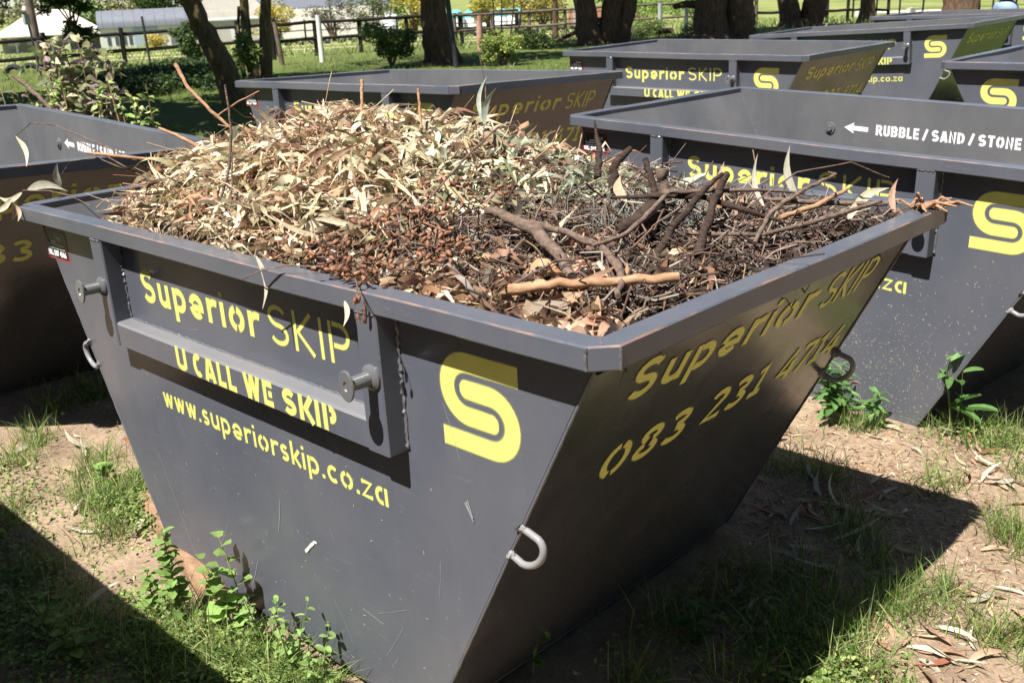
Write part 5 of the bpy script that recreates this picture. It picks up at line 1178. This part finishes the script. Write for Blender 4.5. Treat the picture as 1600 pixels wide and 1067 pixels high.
b = floor_at(54, 31); sg = link('sign_post', None, None, 'thin dark post with a small box on top at the far left', 'post', loc=b)
mb = MB(); mb.tube([(0, 0, -.1), rightv*-.05+Vector((0, 0, .8)), rightv*-.1+Vector((0, 0, 1.55))], .03, 8); link('pole', mb.mesh('pole', MT['dsteel']), sg)
mb = MB(); mb.box(-.17, -.01, -.16, -.02, 1.45, 1.72); link('box', mb.mesh('box', MT['gsteel']), sg)
b = floor_at(56, 42); lp_ = link('lamp_pole', None, None, 'tall timber utility pole with a small insulator in front of the pavilion', 'pole', loc=b)
mb = MB(); mb.tube([(0, 0, -.2), (0, 0, 3), (0, 0, 7)], [.16, .14, .11], 12); link('pole', mb.mesh('pole', MT['fence2']), lp_)
mb = MB(); mb.lathe([(0, .06), (.05, .09), (.14, .08), (.2, .04)], rightv*-.2+Vector((0, 0, 1.75)), (0, 0, 1), 10); link('insulator', mb.mesh('insulator', MT['wpost']), lp_)
# stump and dead wood by the fence
b = floor_at(1022, 39); mb = MB(); mb.lathe([(0, .22), (.1, .2), (.3, .19), (.42, .21), (.46, .14)], (0, 0, 0), (.12, 0, 1), 14); link('tree_stump', mb.mesh('tree_stump', MT['log']), None, 'round orange brown stump by the fence', 'stump', loc=b)
b = floor_at(1006, 38); mb = MB(); mb.tube([(-.9, -.8, .08), (0, 0, .16), (.7, .8, .12)], [.12, .16, .1], 10, rough=.2); link('dead_log', mb.mesh('dead_log', MT['stickdark']), None, 'dark log lying by the round stump', 'log', loc=b)
b = floor_at(868, 36); mb = MB(); mb.tube([tuple(sc_(.0, 0, .02)), tuple(sc_(.8, 0, .35)), tuple(sc_(1.6, 0, .72))], [.06, .08, .06], 8, rough=.15); link('fallen_branch', mb.mesh('fallen_branch', MT['bark']), None, 'fallen dark branch propped against the three trunked gum', 'branch', loc=b)
# ---- tyres half sunk in the riding ring
MT['tyre'] = simple_mat('tyre_rubber', (.022, .022, .024), .8, .2, .3)
R_, r_ = .30, .10; vs = []; n1, n2_ = 14, 8
for i in range(n1+1):
    a = PI*i/n1
    for j in range(n2_): b_ = 2*PI*j/n2_; rr_ = R_+r_*.8*math.cos(b_); vs.append((rr_*math.cos(a), r_*math.sin(b_), rr_*math.sin(a)))
fs = [(i*n2_+j, i*n2_+(j+1) % n2_, (i+1)*n2_+(j+1) % n2_, (i+1)*n2_+j) for i in range(n1) for j in range(n2_)]
mb = MB(); mb.add(vs, fs); tme = mb.mesh('tyre', MT['tyre'])
spots = [(12+i*26, 35.5+.2*i) for i in range(5)]+[(438+i*21, 46-.15*i) for i in range(7)]+[(640+i*25, 46) for i in range(2)]+[(716+i*19, 46.5+.3*i) for i in range(3)]+[(826+i*17, 48+.5*i) for i in range(7)]
for px, d_ in spots:
    b = floor_at(px, d_); o = link('half_sunk_tyre', tme, None, 'black tyre half buried in the edge of the riding ring', 'tyre', 'half buried tyres edging the riding ring', loc=b-Vector((0, 0, .1))); o.rotation_euler = (0, 0, .78+random.gauss(0, .15))
m_ring = simple_mat('sandy_track', (.50, .40, .30), .95, .1, .2, .6)
tv = []; tf = []
for i in range(41):
    px = -80+i*28; 
    for d_ in (39.2, 45.0): p = floor_at(px, d_); tv.append((p.x, p.y, p.z+.012))
for i in range(40): tf.append((2*i, 2*i+1, 2*i+3, 2*i+2))
link('sand_track', mesh_np('sand_track', tv, tf, m_ring), kind='structure')

# ---- buildings
MT['wall'] = simple_mat('white_wall', (.55, .55, .54), .8, .2, .05, 1); MT['cream'] = simple_mat('cream_sheet', (.50, .47, .39), .7, .2, .06, 1); MT['beige'] = simple_mat('beige_wall', (.40, .37, .33), .8, .2, .08, 1)
MT['groof'] = simple_mat('grey_roof', (.13, .14, .165), .6, .3, .1, 2); MT['glass'] = simple_mat('dark_window', (.05, .07, .09), .15, .6, .1); MT['bluep'] = simple_mat('blue_grey_panel', (.30, .36, .42), .5, .3, .1)
MT['turq'] = simple_mat('turquoise_lid', (.10, .50, .50), .5, .3, .15, 2); MT['brick'] = simple_mat('brick_red', (.42, .20, .14), .9, .1, .2, 2); MT['wtank'] = simple_mat('white_tank', (.72, .74, .75), .5, .3, .06, 1)
def oriented(name, label, cat, a, b):
    """building root at a with local x towards b"""
    root = link(name, None, None, label, cat); d = (b-a); ang = math.atan2(d.y, d.x); root.location = a; root.rotation_euler = (0, 0, ang); return root, math.hypot(d.x, d.y)
# pavilion
a, b_ = at(-6, 56, 140), at(160, 53, 140); a.z = b_.z = (a.z+b_.z)/2; g = floor_at(75, 140).z-a.z
pv, Lp = oriented('pavilion', 'white pavilion with a wide pitched cream roof at the far left', 'building', a, b_)
hp_ = 3.0; mb = MB(); mb.add([(-.6,-.6,0),(Lp+.6,-.6,0),(Lp+.6,9.6,0),(-.6,9.6,0),(Lp*.40,4.5,hp_),(Lp*.70,4.5,hp_*.92),(-.6,-.6,-.15),(Lp+.6,-.6,-.15)], [(0,1,5,4),(1,2,5),(2,3,4,5),(3,0,4),(6,7,1,0)]); link('roof', mb.mesh('roof', MT['cream'], False), pv)
for k in range(7): x = Lp*k/6; mb = MB(); mb.box(x-.1, x+.1, 0, .2, g, -.16); link('column', mb.mesh('column', MT['wall']), pv)
mb = MB(); mb.box(.3, Lp-.3, 3, 9, g, -.17); link('wall', mb.mesh('wall', MT['beige']), pv)
for k in range(5): x = 1+Lp*k/5.6; mb = MB(); mb.box(x, x+1.3, 2.9, 2.99, g+.9, g+1.9); link('window', mb.mesh('window', MT['wtank']), pv)
# long building
a, b_ = at(152, 43, 138), at(300, 43, 138); a.z = b_.z = (a.z+b_.z)/2+.1; g = floor_at(220, 138).z-a.z-.3
lb, Lb = oriented('long_building', 'long low white building with a curved grey ribbed roof', 'building', a, b_)
mb = MB(); prof = [(-.3, 0)]+[(4-4.3*math.cos(t), 2.0*math.sin(t)**.8) for t in [PI*k/16 for k in range(1, 16)]]+[(8.3, 0)]
vs = [(0, y, z) for y, z in prof]+[(Lb, y, z) for y, z in prof]; k = len(prof); mb.add(vs, [(i, i+1, i+1+k, i+k) for i in range(k-1)]+[tuple(range(k)), tuple(range(k, 2*k))]); rf = link('roof', mb.mesh('roof', MT['groof']), lb)
for q in range(9): x = Lb*(q+.5)/9; mb = MB(); mb.tube([(x, y, z+.01) for y, z in prof], .035, 5); link('rib', mb.mesh('rib', MT['groof']), rf)
mb = MB(); mb.box(.1, Lb-.1, 0, 8, g, -.01); link('wall', mb.mesh('wall', MT['wall']), lb)
mb = MB(); mb.box(4.0, 6.9, -.06, -.003, g+.1, -.02); link('door', mb.mesh('door', MT['bluep']), lb)
for x in (.9, 1.8, 2.7, 3.4, 8.6, 9.8, 11.4): mb = MB(); mb.box(x, x+.4, -.05, -.003, g+.7, g+1.7); link('window', mb.mesh('window', MT['glass']), lb)
mb = MB(); mb.box(8.3, 9.1, -.07, -.052, g+.05, g+1.9); link('door', mb.mesh('door', MT['groof']), lb)
# pale shed to the right
a, b_ = at(300, 36, 128), at(425, 40, 128); a.z = b_.z = (a.z+b_.z)/2+.5; g = floor_at(360, 128).z-a.z-.2
sh, Ls = oriented('pale_shed', 'pale beige flat fronted shed seen behind the leaning trunk', 'building', a, b_)
mb = MB(); mb.box(0, Ls, 0, 6, g, -.05); link('wall', mb.mesh('wall', MT['beige']), sh); mb = MB(); mb.box(-.2, Ls+.2, -.2, 6.2, -.05, .12); link('roof', mb.mesh('roof', MT['wall']), sh)
for x in (1.5, 4.2, 7.2): mb = MB(); mb.box(x, x+.9, -.05, -.003, g+.5, g+1.9); link('door', mb.mesh('door', MT['wall']), sh)
# greenhouse
a, b_ = at(428, 14, 135), at(610, 14, 146); a.z = b_.z = a.z-.1; g = floor_at(500, 140).z-a.z-.3
gh, Lg = oriented('greenhouse', 'large cream walled greenhouse with a grey roof beyond the white pole', 'building', a, b_)
mb = MB(); mb.add([(-1,-2.2,g*.95),(Lg,-2.2,g*.95),(Lg,0,0),(-1,0,0)], [(0,1,2,3)]); wl_ = link('wall', mb.mesh('wall', MT['cream'], False), gh)
mb = MB(); mb.add([(-1,-.05,.01),(Lg,-.05,.01),(Lg,9,5),(-1,9,5),(-1,18,0),(Lg,18,0)], [(0,1,2,3),(3,2,5,4)]); link('roof', mb.mesh('roof', MT['groof'], False), gh)
mb = MB(); mb.add([(-.9,0,-.05),(-.9,9,4.9),(-.9,17.9,-.05)], [(0,1,2)]); link('gable', mb.mesh('gable', MT['beige'], False), gh)
for q in range(14): x = -.9+(Lg)*q/13.2; mb = MB(); mb.tube([(x, -2.22, g*.95), (x, -.03, .0)], .05, 5); link('rib', mb.mesh('rib', MT['wall']), wl_)
mb = MB(); mb.box(-1, Lg, 0, 18, g, -.02); link('wall', mb.mesh('wall', MT['beige']), gh)
# round tanks with turquoise tops
for k, (px, d_) in enumerate(((612, 118), (715, 120), (738, 121), (762, 120), (784, 122), (806, 121))):
    b = floor_at(px, d_); rt = link('water_tank', None, None, 'white tank %s' % ('alone behind the fence climber left of the gum trunk', 'with turquoise top closest to the gum trunk', 'with turquoise top second from the gum trunk', 'with larger white dome in the middle of the row', 'with turquoise top second from the right of the row', 'with turquoise top at the right end of the row')[k], 'tank', 'white tanks with turquoise tops beyond the paddock', loc=b)
    mb = MB(); mb.lathe([(0, .85), (.3, .87), (1.3, .87), (1.45, .84)], (0, 0, 0), (0, 0, 1), 20); link('body', mb.mesh('body', MT['wtank']), rt)
    mb = MB(); mb.lathe([(1.46, .88), (1.9, .82), (2.25, .4), (2.3, .1)], (0, 0, 0), (0, 0, 1), 20); link('lid', mb.mesh('lid', MT['wtank'] if k in (0, 3) else MT['turq']), rt)
a, b_ = floor_at(890, 96), floor_at(1010, 98); bw, Lw = oriented('brick_wall', 'low red brick wall glimpsed between the dark trunks', 'wall', a, b_)
mb = MB(); mb.box(0, Lw, 0, .25, 0, 1.5); link('wall', mb.mesh('wall', MT['brick']), bw)
for q in range(8): x = Lw*(q+.4)/8; mb = MB(); mb.box(x, x+.28, -.08, -.003, 0, 1.7); link('pier', mb.mesh('pier', MT['beige']), bw)
# jump poles on the sand
for k, (px, d_) in enumerate(((1340, 62), (1425, 66))):
    b = floor_at(px, d_); mb = MB(); mb.tube([(0, 0, .3), (2.2, 1.6, .3)], .07, 8); mb.box(-.1, .1, -.3, .3, 0, .5); mb.box(2.1, 2.3, 1.3, 1.9, 0, .5); link('jump_pole', mb.mesh('jump_pole', MT['wpost']), None, ('white jump pole in the field left of the far trunk', 'white jump pole in the field right of the far trunk')[k], 'jump pole', loc=b)

# ---- person at the far skips
def skin_mesh(name, verts, edges, mat, parent, root_i=0, sub=2):
    me = bpy.data.meshes.new(name); me.from_pydata([v[0] for v in verts], edges, []); me.materials.append(mat)
    o = link(name, me, parent); sk = o.modifiers.new('skin', 'SKIN'); sk.use_smooth_shade = True
    for i, v in enumerate(verts): me.skin_vertices[0].data[i].radius = (v[1], v[1]*v[2] if len(v) > 2 else v[1])
    me.skin_vertices[0].data[root_i].use_root = True
    ss = o.modifiers.new('sub', 'SUBSURF'); ss.levels = sub; ss.render_levels = sub; return o
MT['skin'] = simple_mat('skin', (.42, .26, .18), .6, .3, .08); MT['jeans'] = simple_mat('light_denim', (.22, .31, .46), .85, .15, .25, 18); MT['shirt'] = simple_mat('teal_shirt', (.02, .10, .11), .9, .1, .2)
MT['belt'] = simple_mat('black_belt', (.01, .01, .01), .5); MT['hair'] = simple_mat('dark_hair', (.03, .02, .015), .7)
pb = floor_at(1566, 22.0); pr = link('person', None, None, 'person in light blue jeans and a dark teal top standing behind the farthest skip', 'person', loc=pb); pr.rotation_euler = (0, 0, -.8); pr.scale = (1.15,)*3
skin_mesh('body', [((0,0,1.0),.08),((0,0,1.2),.09),((0,0,1.42),.11),((0,0,1.53),.05),((0,-.01,1.62),.075),((0,-.01,1.72),.085),((.19,0,1.42),.05),((.29,.05,1.2),.04),((.1,-.2,1.28),.03),((-.19,0,1.42),.05),((-.29,.05,1.2),.04),((-.1,-.2,1.28),.03),((.1,0,.9),.085),((.12,0,.48),.055),((.12,.02,.08),.04),((.12,-.14,.04),.035),((-.1,0,.9),.085),((-.12,0,.48),.055),((-.12,.02,.08),.04),((-.12,-.14,.04),.035)],
   [(0,1),(1,2),(2,3),(3,4),(4,5),(2,6),(6,7),(7,8),(2,9),(9,10),(10,11),(0,12),(12,13),(13,14),(14,15),(0,16),(16,17),(17,18),(18,19)], MT['skin'], pr)
skin_mesh('jeans', [((0,0,1.10),.22,.8),((0,0,.97),.26,.8),((.13,0,.86),.14),((.13,0,.48),.085),((.12,.02,.1),.08),((-.13,0,.86),.14),((-.13,0,.48),.085),((-.12,.02,.1),.08)], [(0,1),(1,2),(2,3),(3,4),(1,5),(5,6),(6,7)], MT['jeans'], pr)
skin_mesh('shirt', [((0,0,1.10),.165,.72),((0,0,1.3),.16,.72),((0,0,1.46),.12,.8),((.2,0,1.43),.075),((.27,0,1.2),.055),((-.2,0,1.43),.075),((-.27,0,1.2),.055)], [(0,1),(1,2),(2,3),(3,4),(2,5),(5,6)], MT['shirt'], pr)
mb = MB(); mb.lathe([(0, .165), (.035, .165)], (0, 0, 1.075), (0, 0, 1), 24); be = link('belt', mb.mesh('belt', MT['belt']), pr); be.scale = (1.06, .78, 1)
mb = MB(); mb.lathe([(0, .085), (.05, .10), (.09, .09), (.12, .04)], (0, .01, 1.72), (0, 0, 1), 16); link('hair', mb.mesh('hair', MT['hair']), pr)

# ---- unseen trees added around the viewpoint to block low sky and darken reflections
for k, (x, y, hh, R_) in enumerate(((-9, -13, 9.5, 4.6), (-3.5, -14, 9.8, 4.8), (2.5, -13.5, 9.5, 4.6), (8.5, -11, 9.5, 4.6), (11.5, -4, 9.5, 4.6), (12, 3, 9.5, 4.6), (-14, -9, 9.5, 4.6), (12.5, 10, 9, 4.4))):
    tree('gum_tree', 'added unseen gum tree standing %s, outside the picture' % ('left behind the photographer', 'behind the front skips', 'straight behind the photographer', 'right behind the photographer', 'to the right of the yard', 'right of the skip rows', 'left of the skip rows', 'far right of the skip rows')[k], (x, y, 0),
         [Vector((0, 0, 0)), Vector((.1, 0, 1.5)), Vector((-.1, .1, 3)), Vector((0, 0, hh*.9))], .28, [((0, 0, hh*.72), R_, 18), ((0, 0, hh*.34), R_*.9, 10)], DK+MD, 5200, .62, limbs=5, asp=.55)

cn = []  # unseen canopy clumps added above the fence foot to darken it
for px in (70, 130, 190, 250, 310, 370):
    for d_ in (19, 26): p = floor_at(px, d_); cn.append(((p.x, p.y-3.4, 6.2), 1.9, 6))
b = floor_at(-330, 24)
tree('gum_tree', 'added unseen gum tree beyond the left edge, its canopy placed to shade the fence foot', tuple(b), [Vector((0, 0, 0)), Vector((.1, .2, 2)), Vector((.4, .8, 5))], .35, [((0, 0, 6.5), 2.5, 10)], DK+MD, 2500, .4, limbs=5,
     canopy=[((c_[0]-b.x, c_[1]-b.y, c_[2]), r_, m_) for c_, r_, m_ in cn], ncan=5200)
# straw specks splashed on the lower steel
MT['speck'] = simple_mat('dried_straw_speck', (.42, .38, .28), .8)
for (par, n_, xr, zc, zs) in ((skips[1], 1500, (.0, 1.1), .32, .2), (skips[0], 140, (-.7, .9), .35, .25)):
    mb = MB()
    for _ in range(n_):
        z = abs(random.gauss(zc, zs)); x = random.uniform(*xr)
        if z > .9 or z < .06 or abs(x) > edge_x(z)-.02: continue
        a = random.uniform(0, PI); l = random.uniform(.001, .0055); w_ = random.uniform(.0004, .0010); c_, s2 = math.cos(a), math.sin(a)
        mb.add([(x-l*c_+w_*s2, -YS-.0012, z-l*s2-w_*c_), (x+l*c_+w_*s2, -YS-.0012, z+l*s2-w_*c_), (x+l*c_-w_*s2, -YS-.0012, z+l*s2+w_*c_), (x-l*c_-w_*s2, -YS-.0012, z-l*s2+w_*c_)], [(0, 1, 2, 3)])
    link('dried_specks', mb.mesh('dried_specks', MT['speck'], False), par, kind='stuff')
